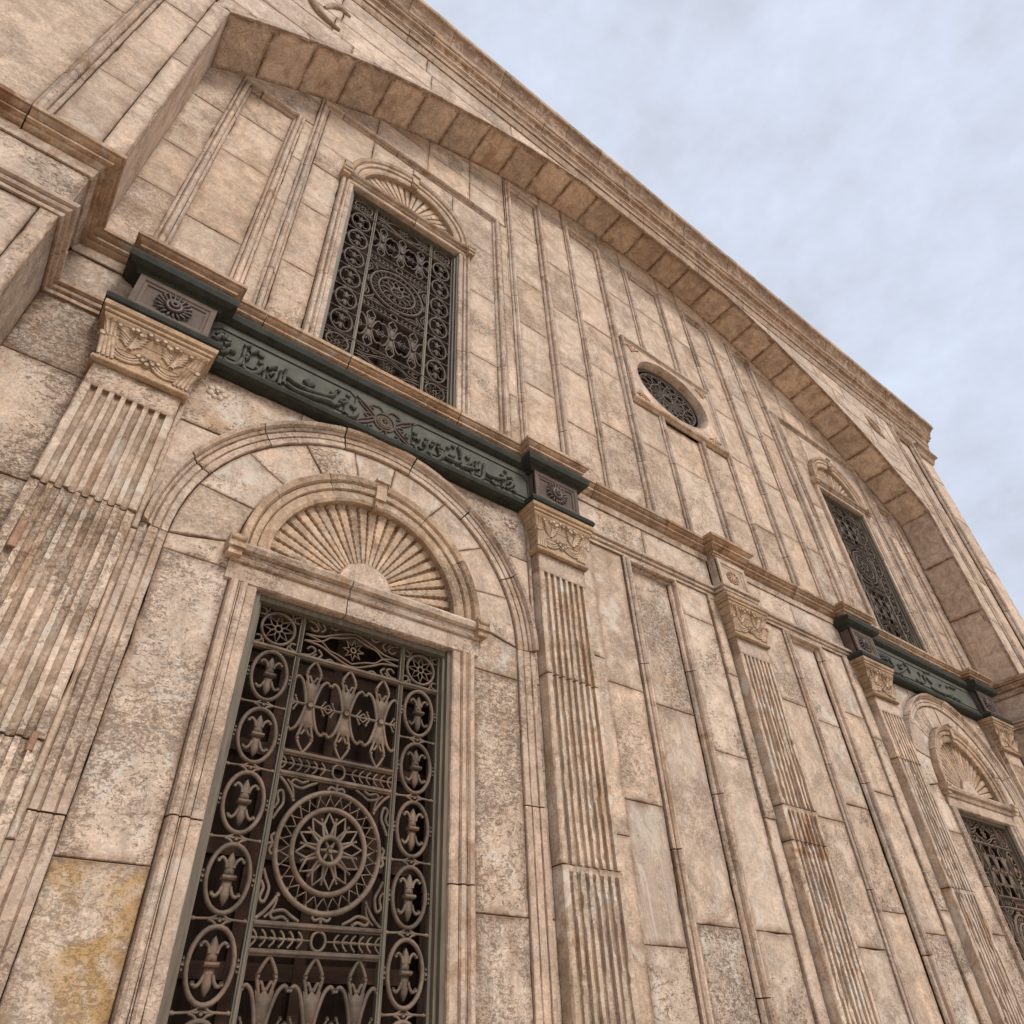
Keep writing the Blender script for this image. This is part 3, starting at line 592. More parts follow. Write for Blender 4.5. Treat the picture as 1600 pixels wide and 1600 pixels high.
JO = [[0, 1.5, 3.28, 5.045, 6.08], [0, 1.4, 3.03, 4.81, 6.08], [0, 1.9, 3.66, 4.06, 6.08], [0, 1.7, 3.48, 5.3, 6.08], [0, 2.2, 4.4, 6.08]]
CAPP = [(0, 6.32), (.028, 6.325), (.04, 6.35), (.032, 6.385), (.012, 6.40), (.012, 6.47), (.02, 6.56), (.042, 6.68), (.075, 6.79), (.092, 6.83), (.092, 6.855), (.108, 6.865), (.108, 6.90), (.128, 6.915), (.13, 6.965), (0, 6.966)]
CAPG = grooved(CAPP, 0, deep=.01)
def bell(z):
    for (a0, z0), (a1, z1) in zip(CAPP[4:], CAPP[5:]):
        if z <= z1: return a0 + (a1 - a0) * (z - z0) / max(1e-6, z1 - z0)
    return .09
def pilaster(i):
    x = PX[i]; bronze = i != 2
    mb = MB(); box(mb, x - HW + .03, x + HW - .03, -PD + .06, 0.04, 0, 7.0)
    lab = ['wide eroded fluted pilaster at the left of the bay', 'fluted pilaster with a carved capital between the near window and the panelled wall', 'central fluted pilaster with an all stone capital block', 'fluted pilaster left of the far lower window', 'half hidden fluted pilaster beside the far right pier'][i]
    pl = mb.build('pilaster', M['mortar'], root, label=lab)
    for a, b in zip(JO[i], JO[i][1:]):
        dr = drum(x, a + .006, b - (.006 if b < 6 else 0), (i, b) in ((1, 3.03), (2, 4.06), (3, 3.48))).build('fluted_drum', M['flute_worn' if i == 0 else 'flute'], pl)
    mb = MB(); slab(mb, rect(x - HW, x + HW, 6.08, 6.33), front(-PD), -0.2, -0.007, bev=.004, gap=0); mb.build('neck_block', M['pale'], pl)
    path = lambda o=0: [(x - HW - o, 0, 0), (x - HW - o, -PD - o, 0), (x + HW + o, -PD - o, 0), (x + HW + o, 0, 0)]
    mb = MB(); sweep(mb, CAPG, path(), Z, attr=grime_shade(CAPG))
    # scalloped lower rim
    for k in range(12):
        u = x - HW - .02 + (2 * HW + .04) * (k + .5) / 12; tube(mb, [(u - .03, -PD - .03, 6.352), (u, -PD - .043, 6.34), (u + .03, -PD - .03, 6.352)], .017, 5)
    cap = mb.build('capital', M['bell'], pl)
    def pt(u, z, o=.004): return (x + u, -PD - bell(z) - o, z)
    mb = MB()
    for s in (-1, 1):
        c = s * .175
        for k, rr in enumerate((.165, .135, .105)):          # hanging swags
            pts = [pt(c + rr * math.cos(R(t)), 6.605 + rr * .95 * math.sin(R(t)), .008) for t in range(190, 351, 16)]
            tube(mb, pts, .016 - .002 * k, 6, flat=.7)
        tube(mb, [pt(c + .01, 6.59), pt(c + .02, 6.68), pt(c + .02, 6.75)], [.022, .018, .010], 6)     # palmette rib and leaflets
        for q in (-1, 1):
            for k in range(4): tube(mb, [pt(c + q * .02, 6.61 + .028 * k), pt(c + q * (.06 + .012 * k), 6.65 + .03 * k), pt(c + q * (.095 + .006 * k), 6.66 + .03 * k)], [.013, .015, .008], 5)
        for dz, du in ((6.79, .165), (6.76, .12), (6.80, .06)): ball(mb, x + s * du, dz, .036, -PD - bell(dz) - .004)
        # corner leaf curling out
        for q in range(4):
            o_ = .035 * q; tube(mb, [(x + s * (HW + .0 - o_), -PD - .016, 6.42), (x + s * (HW + .012 - o_ * .8), -PD - .03, 6.50 + .01 * q), (x + s * (HW + .028 - o_ * .7), -PD - .05, 6.58 + .01 * q), (x + s * (HW + .045 - o_ * .9), -PD - .062, 6.60 + .012 * q)], [.014, .020, .022, .012], 6)
        ball(mb, x + s * (HW + .035), 6.62, .04, -PD - .05, 8)
        for q in range(3): tube(mb, [(x + s * (HW + .01 - .03 * q), -PD - .03, 6.66), (x + s * (HW + .04 - .035 * q), -PD - .055, 6.74), (x + s * (HW + .075 - .05 * q), -PD - .085, 6.81)], [.010, .016, .010], 5)
    for k in range(5): ball(mb, x + .04 * (k - 2), 6.50 + .03 * abs(k - 2), .034, -PD - bell(6.52) - .006)
    for k in range(7): ball(mb, x + .1 * (k - 3), 6.77 + .015 * (k % 2), .03, -PD - bell(6.77) - .004)
    mb.build('leaf_carving', M['carve'], cap)
    if bronze:
        mb = MB(); fr = front(-PD - .02); box(mb, x - HW - .0, x + HW, -PD - .018, 0, 7.12, 7.62)
        db = mb.build('dado_block', M['dado'], pl)
        mb = MB(); f = [(0, -.02), (0, .03), (.05, .03), (.06, .018), (.085, .012), (.09, -.02)]
        r_ = [(x - HW, 7.14), (x - HW, 7.585), (x + HW, 7.585), (x + HW, 7.14)]
        sweep(mb, f, [(p, -PD - .018, q) for p, q in r_], -Y, closed=True); mb.build('panel_frame', M['dado'], db)
        mb = MB(); rz = 7.355
        for k in range(18):
            t = k * math.pi / 9; c_, s_ = math.cos(t), math.sin(t)
            tube(mb, [(x + .085 * c_, -PD - .03, rz + .085 * s_), (x + .125 * c_, -PD - .04, rz + .125 * s_), (x + .155 * c_, -PD - .05, rz + .155 * s_), (x + .165 * c_, -PD - .03, rz + .165 * s_)], [.013, .016, .015, .008], 5)
        ringtube(mb, x, rz, .065, .065, .026, -PD - .045, 18, 6); ringtube(mb, x, rz, .03, .03, .018, -PD - .07, 12, 6); mb.build('rosette', M['rosette'], db)
    else:
        mb = MB(); sweep(mb, STRG, path(), Z)
        box(mb, x - HW + .03, x + HW - .03, -PD + .01, 0, 7.19, 7.77); db = mb.build('dado_block', M['roll'], pl)
        mb = MB(); f = [(0, -.02), (0, .03), (.06, .03), (.07, .012), (.1, .008), (.11, -.02)]
        r_ = [(x - HW + .03, 7.2), (x - HW + .03, 7.69), (x + HW - .03, 7.69), (x + HW - .03, 7.2)]
        sweep(mb, f, [(p, -PD + .01, q) for p, q in r_], -Y, closed=True); mb.build('panel_frame', M['roll'], db)
        mb = MB()
        for k in range(10):
            t = k * math.pi / 5; curl(mb, [(x, 7.44), (x + .07 * math.cos(t), 7.44 + .05 * math.sin(t)), (x + .14 * math.cos(t + .3), 7.44 + .10 * math.sin(t + .3)), (x + .12 * math.cos(t + .6), 7.44 + .1 * math.sin(t + .6))], .012, -PD - .0)
        mb.build('carved_flower', M['cornice'], db)
for i in range(5): pilaster(i)
# ---- grille pieces (each mesh made once, shared by the four windows), origin = centre of the rosette
GY = 0.0
def g_frame():
    mb = MB()
    for s in (-1, 1):
        box(mb, min(s * .965, s * .915), max(s * .965, s * .915), -.10, .06, -1.85, 1.86); box(mb, min(s * .915, s * .888), max(s * .915, s * .888), -.06, .05, -1.85, 1.84); box(mb, min(s * .888, s * .866), max(s * .888, s * .866), -.015, .045, -1.82, 1.82)
        tube(mb, [(s * .882, -.012, -1.8), (s * .882, -.012, 1.8)], .009, 5)
    box(mb, -.915, .915, -.07, .06, 1.80, 1.845); box(mb, -.915, .915, -.05, .06, -1.87, -1.81)
    return mb
def bar(pts, r=.02):
    mb = MB(); (x0, z0), (x1, z1) = pts
    if abs(x1 - x0) < 1e-6:
        box(mb, x0 - r, x0 + r, -.014, .03, z0, z1); tube(mb, [(x0, -.016, z0), (x0, -.016, z1)], r * .55, 5)
    else:
        box(mb, x0, x1, -.014, .03, z0 - r, z0 + r); tube(mb, [(x0, -.016, z0), (x1, -.016, z0)], r * .6, 5)
    return mb
def lens(x, z0, z1, w):
    n = 6; p = [(x + w * math.sin(math.pi * i / n), z0 + (z1 - z0) * i / n) for i in range(n + 1)]
    return p + [(2 * x - a, b) for a, b in p[-2:0:-1]]
def g_oval():
    mb = MB(); ringtube(mb, 0, 0, .142, .205, .0165, 0, 26, 6, flat=1.3)
    for s in (-1, 1): ball(mb, s * .168, 0, .017); ball(mb, s * .168, .03, .012); ball(mb, s * .168, -.03, .012)
    return mb
def g_fleur():
    mb = MB(); plate(mb, lens(0, .0, .155, .030), -.004, .024, .014); plate(mb, lens(0, -.165, -.02, .030), -.004, .024, .014)
    plate(mb, [(-.034, .012), (.034, .012), (.030, .05), (.036, .085), (-.036, .085), (-.030, .05)], -.002, .022, .012)
    plate(mb, [(-.034, -.012), (-.030, -.05), (-.044, -.085), (.044, -.085), (.030, -.05), (.034, -.012)], -.002, .022, .012)
    box(mb, -.046, .046, -.026, .02, -.013, .013); tube(mb, [(-.046, -.026, 0), (.046, -.026, 0)], .010, 5)
    for s in (-1, 1):
        curl(mb, [(s * .024, .06), (s * .035, .095), (s * .062, .118), (s * .083, .102)], .0115, -.004, end=.016)
        curl(mb, [(s * .026, -.05), (s * .042, -.09), (s * .066, -.112), (s * .088, -.098)], .0125, -.004, end=.017)
    return mb
def g_link():
    mb = MB(); tube(mb, [(-.185, 0, 0), (-.165, 0, 0), (-.15, 0, 0), (-.06, 0, .004), (.06, 0, .004), (.15, 0, 0), (.165, 0, 0), (.185, 0, 0)], [.006, .015, .008, .009, .009, .008, .015, .006], 5)
    for s in (-1, 1):
        for f in (-1, 1): curl(mb, [(s * .075, 0), (s * .04, f * .012), (s * .02, f * .03), (0, f * .038)], .010)
    ball(mb, 0, 0, .02); return mb
def g_palmette():
    mb = MB(); plate(mb, [(-.03, -.02), (.03, -.02), (.035, .06), (.05, .14), (.062, .2), (.02, .18), (0, .22), (-.02, .18), (-.062, .2), (-.05, .14), (-.035, .06)], -.004, .024, .012)
    plate(mb, flip([(-.03, -.02), (.03, -.02), (.036, .06), (.055, .14), (.072, .19), (.02, .18), (0, .23), (-.02, .18), (-.072, .19), (-.055, .14), (-.036, .06)])[::-1], -.004, .024, .012)
    ball(mb, 0, 0, .038, -.006, 8)
    for s in (-1, 1):
        for f in (-1, 1):
            curl(mb, [(s * .03, f * .0), (s * .052, f * .10), (s * .085, f * .19), (s * .125, f * .225), (s * .150, f * .205)], .014, 0, end=.019)
            curl(mb, [(s * .03, f * .15), (s * .05, f * .22), (s * .062, f * .27), (s * .04, f * .325), (0, f * .385)], .0125)
            ball(mb, s * .058, f * .275, .019); curl(mb, [(s * .01, f * .2), (s * .03, f * .24), (s * .045, f * .235)], .011, end=.013)
            curl(mb, [(s * .095, 0), (s * .115, f * .03), (s * .128, f * .055)], .008, 0, end=.014)
            curl(mb, [(s * .12, 0), (s * .142, f * .022), (s * .157, f * .032)], .007, 0, end=.012)
        tube(mb, [(s * .03, 0, 0), (s * .158, 0, 0)], [.014, .008], 5)
    return mb
def g_band():
    mb = MB()
    for u in [-.44 + .88 * i / 14 for i in range(15)]:
        if abs(u) < .07: continue
        s = 1 if u > 0 else -1
        tube(mb, [(u - .03 * s, 0, 0), (u + .03 * s, 0, 0)], [.006, .012], 5)
        for f in (-1, 1): curl(mb, [(u - .012 * s, f * .0), (u, f * .025), (u + .02 * s, f * .045)], .008, end=.010)
    ringtube(mb, 0, 0, .052, .058, .011, 0, 18, 5); tube(mb, [(-.46, 0, 0), (-.06, 0, 0)], .006, 5); tube(mb, [(.46, 0, 0), (.06, 0, 0)], .006, 5)
    return mb
def g_rosette():
    mb = MB(); ringtube(mb, 0, 0, .405, .405, .020, 0, 48, 6, flat=1.3); ringtube(mb, 0, 0, .285, .285, .020, 0, 40, 6, flat=1.3); ringtube(mb, 0, 0, .092, .092, .020, 0, 24, 6, flat=1.3)
    n = 28; zz = []
    for k in range(n):
        t0, t1 = 2 * math.pi * k / n, 2 * math.pi * (k + .5) / n
        zz += [(.305 * math.cos(t0), 0, .305 * math.sin(t0)), (.372 * math.cos(t1), 0, .372 * math.sin(t1))]
    tube(mb, zz + zz[:1], .0095, 4)
    for k in range(n): t = 2 * math.pi * (k + .5) / n; ball(mb, .383 * math.cos(t), .383 * math.sin(t), .014, 0, 5)
    for k in range(12):
        t = 2 * math.pi * k / 12 + .13; c, s = math.cos(t), math.sin(t); P = lambda r, q: (r * c - q * s, 0, r * s + q * c)
        tube(mb, [P(.10, .012), P(.178, .043), P(.258, 0), P(.178, -.043), P(.10, -.012)], .0115, 5)
        q = t + math.pi / 12; ball(mb, .222 * math.cos(q), .222 * math.sin(q), .013, 0, 5); tube(mb, [(.175 * math.cos(q), 0, .175 * math.sin(q)), (.225 * math.cos(q), 0, .225 * math.sin(q))], .007, 4)
    for k in range(6):
        t = 2 * math.pi * k / 6; tube(mb, [(0, 0, 0), (.07 * math.cos(t), 0, .07 * math.sin(t))], [.018, .009], 5)
    ball(mb, 0, 0, .028, -.01)
    for k in range(4):
        t = math.pi / 2 * k; c, s = math.cos(t), math.sin(t); Q = lambda a, b: (a * c - b * s, a * s + b * c)
        curl(mb, [Q(.42, -.07), Q(.445, -.045), Q(.43, 0), Q(.445, .045), Q(.42, .07)], .012); curl(mb, [Q(.42, 0), Q(.47, 0)], .012, end=.018)
    return mb
def g_scroll():
    mb = MB()                                             # bottom-right corner of the centre square, mirrored for the others
    curl(mb, [(.46, .16), (.43, .22), (.40, .28), (.42, .36), (.455, .34), (.44, .28), (.46, .24)], .012, end=.016)
    curl(mb, [(.16, .46), (.22, .43), (.28, .40), (.36, .42), (.34, .455), (.28, .44), (.24, .46)], .012, end=.016)
    curl(mb, [(.46, .46), (.41, .42), (.36, .36), (.33, .31)], .013, end=.018); curl(mb, [(.40, .45), (.35, .40), (.33, .33)], .009)
    return mb
def g_corner():
    mb = MB(); ringtube(mb, 0, 0, .142, .142, .014, 0, 28, 6, flat=1.2); ringtube(mb, 0, 0, .03, .03, .009, 0, 12, 5)
    st = []
    for k in range(8):
        t0, t1 = math.pi * k / 4, math.pi * (k + .5) / 4
        st += [(.132 * math.cos(t0), 0, .132 * math.sin(t0)), (.062 * math.cos(t1), 0, .062 * math.sin(t1))]; tube(mb, [(.03 * math.cos(t1), 0, .03 * math.sin(t1)), (.062 * math.cos(t1), 0, .062 * math.sin(t1))], .007, 4)
    tube(mb, st + st[:1], .0095, 4)
    for s in (-1, 1):
        for f in (-1, 1): curl(mb, [(s * .17, f * .10), (s * .13, f * .10), (s * .125, f * .14), (s * .17, f * .16)], .010, end=.013); curl(mb, [(s * .10, f * .165), (s * .11, f * .125)], .009, end=.012)
    return mb
def g_eye():
    mb = MB()
    for f in (-1, 1):
        curl(mb, [(-.45, f * .03), (-.30, f * .045), (-.18, f * .10), (0, f * .158), (.18, f * .10), (.30, f * .045), (.45, f * .03)], .0105, n=5)
        curl(mb, [(-.45, -f * .03), (-.3, 0), (-.22, f * .06), (-.12, f * .085), (0, f * .13)], .008); curl(mb, [(.45, -f * .03), (.3, 0), (.22, f * .06), (.12, f * .085), (0, f * .13)], .008)
        for s in (-1, 1):
            curl(mb, [(s * .44, f * .16), (s * .38, f * .15), (s * .34, f * .10), (s * .38, f * .075), (s * .41, f * .10)], .010, end=.013)
            curl(mb, [(s * .31, f * .165), (s * .28, f * .125), (s * .31, f * .09)], .010, end=.013); curl(mb, [(s * .24, f * .165), (s * .2, f * .145), (s * .16, f * .165)], .010, end=.012); curl(mb, [(s * .36, f * .165), (s * .33, f * .13)], .009, end=.011)
    st = []
    for k in range(8):
        t0, t1 = math.pi * k / 4, math.pi * (k + .5) / 4; st += [(.1 * math.cos(t0), 0, .1 * math.sin(t0)), (.045 * math.cos(t1), 0, .045 * math.sin(t1))]
    tube(mb, st + st[:1], .009, 4); ringtube(mb, 0, 0, .024, .024, .009, 0, 10, 5); return mb
G = {}
def gp(key, fn, mat='iron'):
    if (key, mat) not in G: G[(key, mat)] = fn().mesh(key, M[mat])
    return G[(key, mat)]
def grille(parent, cx, cz, y, up=False):
    I = 'iron_dark' if up else 'iron'
    def p(name, key, fn, u, w_, mat=None, rot=None, sc_=None):
        o = put(name, gp(key, fn, mat or I), parent, (cx + u, y, cz + w_))
        if sc_: o.scale = sc_
        return o
    p('grille_frame', 'grille_frame', g_frame, 0, 0, 'frame')
    for s in (-1, 1): p('grille_bar', 'grille_upright', lambda: bar([(0, -1.81), (0, 1.81)], .021), s * .487, 0, 'frame')
    for w_ in (-1.445, 1.445): p('grille_bar', 'grille_rail', lambda: bar([(-.868, 0), (.868, 0)], .020), 0, w_)
    for w_ in (-.645, -.487, .487, .645): p('grille_bar', 'grille_short_rail', lambda: bar([(-.466, 0), (.466, 0)], .019), 0, w_)
    for s in (-1, 1):
        for k in range(6):
            z_ = -1.2083 + .4833 * k; p('oval_ring', 'oval_ring', g_oval, s * .685, z_); p('fleur', 'fleur', g_fleur, s * .685, z_)
            if k < 5: p('arrow_link', 'arrow_link', g_link, s * .685, z_ + .2417)
    for f in (-1, 1):
        for u in (-.318, 0, .318): p('palmette', 'palmette', g_palmette, u, f * 1.045)
        p('scroll_band', 'scroll_band', g_band, 0, f * .566)
        p('eye_scrollwork', 'eye_scrollwork', g_eye, 0, f * 1.628)
        for s in (-1, 1):
            p('star_roundel', 'star_roundel', g_corner, s * .685, f * 1.628)
            p('corner_scroll', 'corner_scroll', g_scroll, 0, 0, sc_=(s, 1, f))
    p('rosette', 'grille_rosette', g_rosette, 0, 0)
# ---- arched windows
JAMB = [(0, -.40), (0, .005), (.012, .018), (.085, .018), (.095, .045), (.125, .05), (.145, .03), (.16, .028), (.175, .055), (.205, .06), (.225, .04), (.235, -.03), (.235, -.05)]
JAMB = grooved(JAMB)
def window(cx, lower, label):
    half, zb, zt, zc, Rf, Ro = (.96, 1.15, 4.815, 5.17, .945, 1.21) if lower else (.935, 8.02, 11.96, 12.14, .83, 1.085)
    cz = 2.96 if lower else 10.13
    mb = MB(); box(mb, cx - half - .2, cx + half + .2, .42, .47, zb - .3, zt + .3)
    wd = mb.build('arched_window', M['dark'], root, label=label)
    mb = MB()
    for k in range(5): z_ = cz - 1.45 + k * .73; box(mb, cx - half, cx + half, .39, .42, z_ - .05, z_ + .05)
    for u in (-.47, 0, .47): box(mb, cx + u - .04, cx + u + .04, .385, .42, zb, zt)
    mb.build('shutter_rail', M['rail'], wd)
    for s in (-1, 1):
        x = cx + s * half; pj = [(s * a, b) for a, b in JAMB]
        if not lower: pj = [(a * .85, b) for a, b in pj]
        blocks('jamb_block', pj, [(x, 0, zb if lower else 7.95), (x, 0, zt)], -Y, 'pale', wd, 1.5)
    # lintel with its moulding and console ends
    fas = [(0, -.40), (0, .012), (.012, .03), ((zc - zt) * .48, .03), ((zc - zt) * .5, .055), ((zc - zt) * .58, .07), ((zc - zt) * .62, .055), ((zc - zt) * .72, .055), ((zc - zt) * .76, .10), ((zc - zt) * .88, .115), (zc - zt - .01, .09), (zc - zt, .0), (zc - zt, -.4)]
    fas = grooved([(-a, b) for a, b in fas])
    for a, b in ((-Ro - .03, -.18 if lower else .1), (-.17 if lower else .11, Ro + .03)):
        mb = MB(); j = random.uniform(-.003, .003); sweep(mb, [(p, q + j) for p, q in fas], [(cx + a + (b - a) * t_ / 8, 0, zt) for t_ in range(9)], -Y, wear=.002, attr=grime_shade(fas)); mb.build('lintel_block', M['pale' if lower else 'roll'], wd)
    for s in (-1, 1):
        mb = MB(); u = cx + s * (Ro + .02); box(mb, u - .07, u + .07, -.145, .02, zc - .11, zc + .012); box(mb, u - .055, u + .055, -.12, .02, zc - .17, zc - .11)
        tube(mb, [(u - .06, -.13, zc - .03), (u + .06, -.13, zc - .03)], .035, 6); mb.build('console', M['carve'], wd)
    # hood mould
    d = Ro - Rf
    hood = [(Rf, -.12), (Rf, .035), (Rf + .03, .05), (Rf + d * .42, .05), (Rf + d * .46, .075), (Rf + d * .66, .08), (Rf + d * .7, .06), (Rf + d * .78, .10), (Ro - .01, .12), (Ro, .11), (Ro, -.05)]
    hood = grooved(hood); hood_g = grime_shade([(-(p - Ro), q) for p, q in hood]); A = [0, 33, 62, 87, 118, 149, 180] if lower else [0, 50, 90, 130, 180]
    for a, b in zip(A, A[1:]):
        mb = MB(); j = random.uniform(-.003, .003)
        sweep(mb, [(-(p - Ro), q + j) for p, q in hood], [(cx + u, 0, w_) for u, w_ in [(q[0], q[1]) for q in arcpts(0, zc, Ro, a + (.3 if a else 0), b - .3 if b < 180 else 180, 10)]][::-1], -Y, wear=.002, attr=hood_g)
        # path runs clockwise, so +a is inward
        mb.build('hood_voussoir', M['carve'], wd)
    mb = MB(); k0 = zc + Rf
    for z0, z1, ww, yy in ((k0 - .05, k0 + .06, .045, -.085), (k0 + .06, k0 + d + .01, .055, -.11), (k0 + d + .01, k0 + d + .05, .075, -.14)): box(mb, cx - ww, cx + ww, yy, 0, z0, z1)
    tube(mb, [(cx - .04, -.09, k0 - .045), (cx + .04, -.09, k0 - .045)], .03, 6); mb.build('keystone', M['carve'], wd)
    # shell of radiating ribs
    mb = MB(); pl = arcpts(cx, zc, Rf + .04, 0, 180, 32); a_ = mb.add([(p, .065, q) for p, q in pl], .8); mb.face(a_); b_ = mb.add([(p, .3, q) for p, q in pl]); mb.loops(a_, b_); mb.face(b_[::-1])
    fan = mb.build('shell_panel', M['mortar'], wd)
    hub = .285 if lower else .2; n = 25 if lower else 20
    if ('rib', lower) not in G:
        mb = MB(); m_ = 22; rings = []
        hw0, hw1 = math.pi * hub / n * .47, math.pi * Rf / n * .475
        for k in range(m_ + 1):
            t = k / m_; r_ = hub + (Rf - hub + .012) * t; w_ = (hw0 + (hw1 - hw0) * t) * (1 if k % 2 else .80)
            if k == 0: w_ *= .6
            h_ = .012 + .022 * t
            rings.append(mb.add([(r_, .0, -w_), (r_, -h_ * .85, -w_ * .78), (r_, -h_ * (1 if k % 2 else .93), 0), (r_, -h_ * .85, w_ * .78), (r_, .0, w_)]))
        for a, b in zip(rings, rings[1:]): mb.loops(a, b, False)
        mb.face(rings[-1]); mb.face(rings[0]); G[('rib', lower)] = mb.mesh('shell_rib', M['carve'])
    for k in range(n): put('shell_rib', G[('rib', lower)], wd, (cx, .066, zc), rot=(0, -math.pi * (k + .5 + random.uniform(-.07, .07)) / n, 0)).scale = (1, random.uniform(.75, 1.05), random.uniform(.9, 1.05))
    mb = MB(); slab(mb, arcpts(cx, zc + .005, hub, 0, 180, 18), front(.05), -.07, .03, bev=.012, gap=0, rough=False, ins=.01); mb.build('shell_hub', M['pale'], wd)
    grille(wd, cx, cz, .125, not lower)
    return wd
window(WX[0], True, 'large nearest lower window with a scrolled iron grille under a shell arch')
window(WX[1], True, 'far lower window with iron grille at the right edge')
window(WX[0], False, 'upper left window with dark filigree grille above the bronze band')
window(WX[1], False, 'far upper right window with dark filigree grille')
# ---- upper storey
TOP = 17.0
def up_cols(m, right):
    def col_(a, b, zs, h=0.0):
        a, b = m(a), m(b); column(wall, min(a, b), max(a, b), zs, F0, h, 'slab')
    # strip beside the pier, framed panel above the end pilaster
    col_(XL - .02, -.545, [7.98, 9.33, 10.3, 11.68, 12.9, 13.6, 14.6] if not right else steps(7.98, 14.6, 1.0, 1.5))
    col_(-.40, .24, [7.98, 9.2, 10.9, 12.0, 12.77], -.045); col_(-.55, .53, [12.93, 13.75, 14.8])
    col_(.39, .54, steps(7.98, 12.9, .9, 1.6), .01)
    a, b = sorted((m(-.47), m(.315))); blocks('panel_moulding', FRAMEP, [(a, 0, 7.98), (a, 0, 12.85), (b, 0, 12.85), (b, 0, 7.98)], -Y, 'roll', wall, 1.3, corner=.22)
    # framed field round the upper window
    a, b = sorted((m(.61), m(3.98))); blocks('panel_moulding', FRAMEP, [(a, 0, 7.98), (a, 0, 13.88), (b, 0, 13.88), (b, 0, 7.98)], -Y, 'roll', wall, 1.3, corner=.3)
    for q in ((.42, 1.5), (1.5, 2.5), (2.5, 3.4), (3.4, 4.2)): col_(q[0], q[1], [13.96, 14.75 + random.uniform(-.1, .1), 15.5, TOP])
    col_(4.06, 4.22, steps(7.98, 13.9, 1.0, 1.7), .01)
    cx = m(2.255)
    col_(.685, 1.115, [7.98, 9.33, 10.75, 11.9, 12.62] if not right else steps(7.98, 12.62, 1.1, 1.6), -.02); col_(3.395, 3.90, [7.98, 9.6, 11.2, 12.62], -.02)
    # slabs cut round the hood
    xs = [.685, 1.5, 2.255, 3.05, 3.90]
    for q0, q1 in zip(xs, xs[1:]):
        a, b = sorted((m(q0), m(q1))); P = [a + (b - a) * i / 8 for i in range(9)]
        lowz = [max(12.62, 12.14 + math.sqrt(max(0, 1.09 ** 2 - (p - cx) ** 2))) for p in P]
        stone(wall, list(zip(P, lowz)) + [(b, 13.80), (a, 13.80)], F0, -.02, 'slab')
    for s in (-1, 1):
        ths = [t for t in range(0, 90, 6) if 12.14 + 1.09 * math.sin(R(t)) < 12.62] + [26.2]
        pts = [(cx + s * 1.09 * math.cos(R(t)), 12.14 + 1.09 * math.sin(R(t))) for t in ths]
        ed = cx + s * 1.135; poly = pts + [(ed, pts[-1][1]), (ed, pts[0][1])]
        if s > 0: poly = poly[::-1]
        stone(wall, poly, F0, -.02, 'slab', gap=.003, bev=.003)
both(up_cols)
FR = [(4.32, 5.10), (5.87, 6.80), (7.62, 8.73), (9.55, 10.48), (11.25, 12.03)]
TOPZ = 15.78; OB = (6.90, 9.45, 10.93, 12.66)
edges = [4.22]
for i, (a, b) in enumerate(FR):
    rnd = lambda z0, z1: steps(z0, z1, 1.15, 1.9)
    ranges = [(7.98, TOPZ)] if i != 2 else [(7.98, OB[2] - .1), (OB[3] + .06, TOPZ)]
    for z0, z1 in ranges:
        column(wall, a + .075, b - .075, rnd(z0, z1 - (.075 if z1 == TOPZ else 0)), F0, -.045)
        if z1 == TOPZ: pth = [(a, 0, z0), (a, 0, z1), (b, 0, z1), (b, 0, z0)]; blocks('panel_moulding', FRAMEP, pth, -Y, 'roll', wall, 1.4, corner=.22)
        else:
            blocks('panel_moulding', FRAMEP, [(a, 0, z0), (a, 0, z1)], -Y, 'roll', wall, 1.4); blocks('panel_moulding', [(-p, q) for p, q in FRAMEP], [(b, 0, z0), (b, 0, z1)], -Y, 'roll', wall, 1.4)
    column(wall, a - .075, b + .075, [TOPZ + .07, TOP], F0)
    nxt = FR[i + 1][0] - .075 if i < 4 else mx(4.22)
    if i < 4:
        g0, g1 = b + .075, nxt
        if i in (1, 2):
            column(wall, g0, g1, rnd(7.98, OB[2] - .1), F0); column(wall, g0, g1, rnd(OB[3] + .06, TOP), F0)
        else: column(wall, g0, g1, rnd(7.98, TOP), F0)
column(wall, 4.215, FR[0][0] - .075, [7.98, 11, 14, TOP], F0, gap=.002); column(wall, FR[4][1] + .075, mx(4.215), [7.98, 11, 14, TOP], F0, gap=.002)
# ---- oculus
ocx, ocz, orr, oz = 8.165, 11.80, .99, .735
mb = MB(); box(mb, ocx - 1.2, ocx + 1.2, .25, .29, 10.95, 12.64); oc = mb.build('oculus_window', M['dark'], root, label='oval oculus with a dark rosette grille in a square stone plaque')
mb = MB(); n = 48
ci = [(ocx + orr * math.cos(2 * math.pi * k / n + math.pi / 4), ocz + oz * math.sin(2 * math.pi * k / n + math.pi / 4)) for k in range(n)]
def sqp(k):
    t = 2 * math.pi * k / n + math.pi / 4; c, s = math.cos(t), math.sin(t); q = min((OB[1] - ocx) / max(abs(c), 1e-6), (OB[3] - ocz) / max(s, 1e-6) if s > 0 else (ocz - OB[2]) / max(-s, 1e-6)); return (ocx + q * c, ocz + q * s)
sq = [sqp(k) for k in range(n)]
inn = mb.add([(p, -.045, q) for p, q in ci]); outr = mb.add([(p, -.045, q) for p, q in sq]); ob = mb.add([(p, .05, q) for p, q in sq]); ib = mb.add([(p, .25, q) for p, q in ci])
mb.loops(inn, outr); mb.loops(outr, ob); mb.loops(ib, inn); mb.build('stone_plaque', M['pale'], oc)
mb = MB(); sweep(mb, [(-.012, .0), (-.012, .05), (.004, .05), (.012, .03), (.025, -.02), (.03, -.08), (.04, -.19)], [(ocx + orr * math.cos(-2 * math.pi * k / n), 0, ocz + oz * math.sin(-2 * math.pi * k / n)) for k in range(n)], -Y, closed=True); mb.build('oval_moulding', M['roll'], oc)
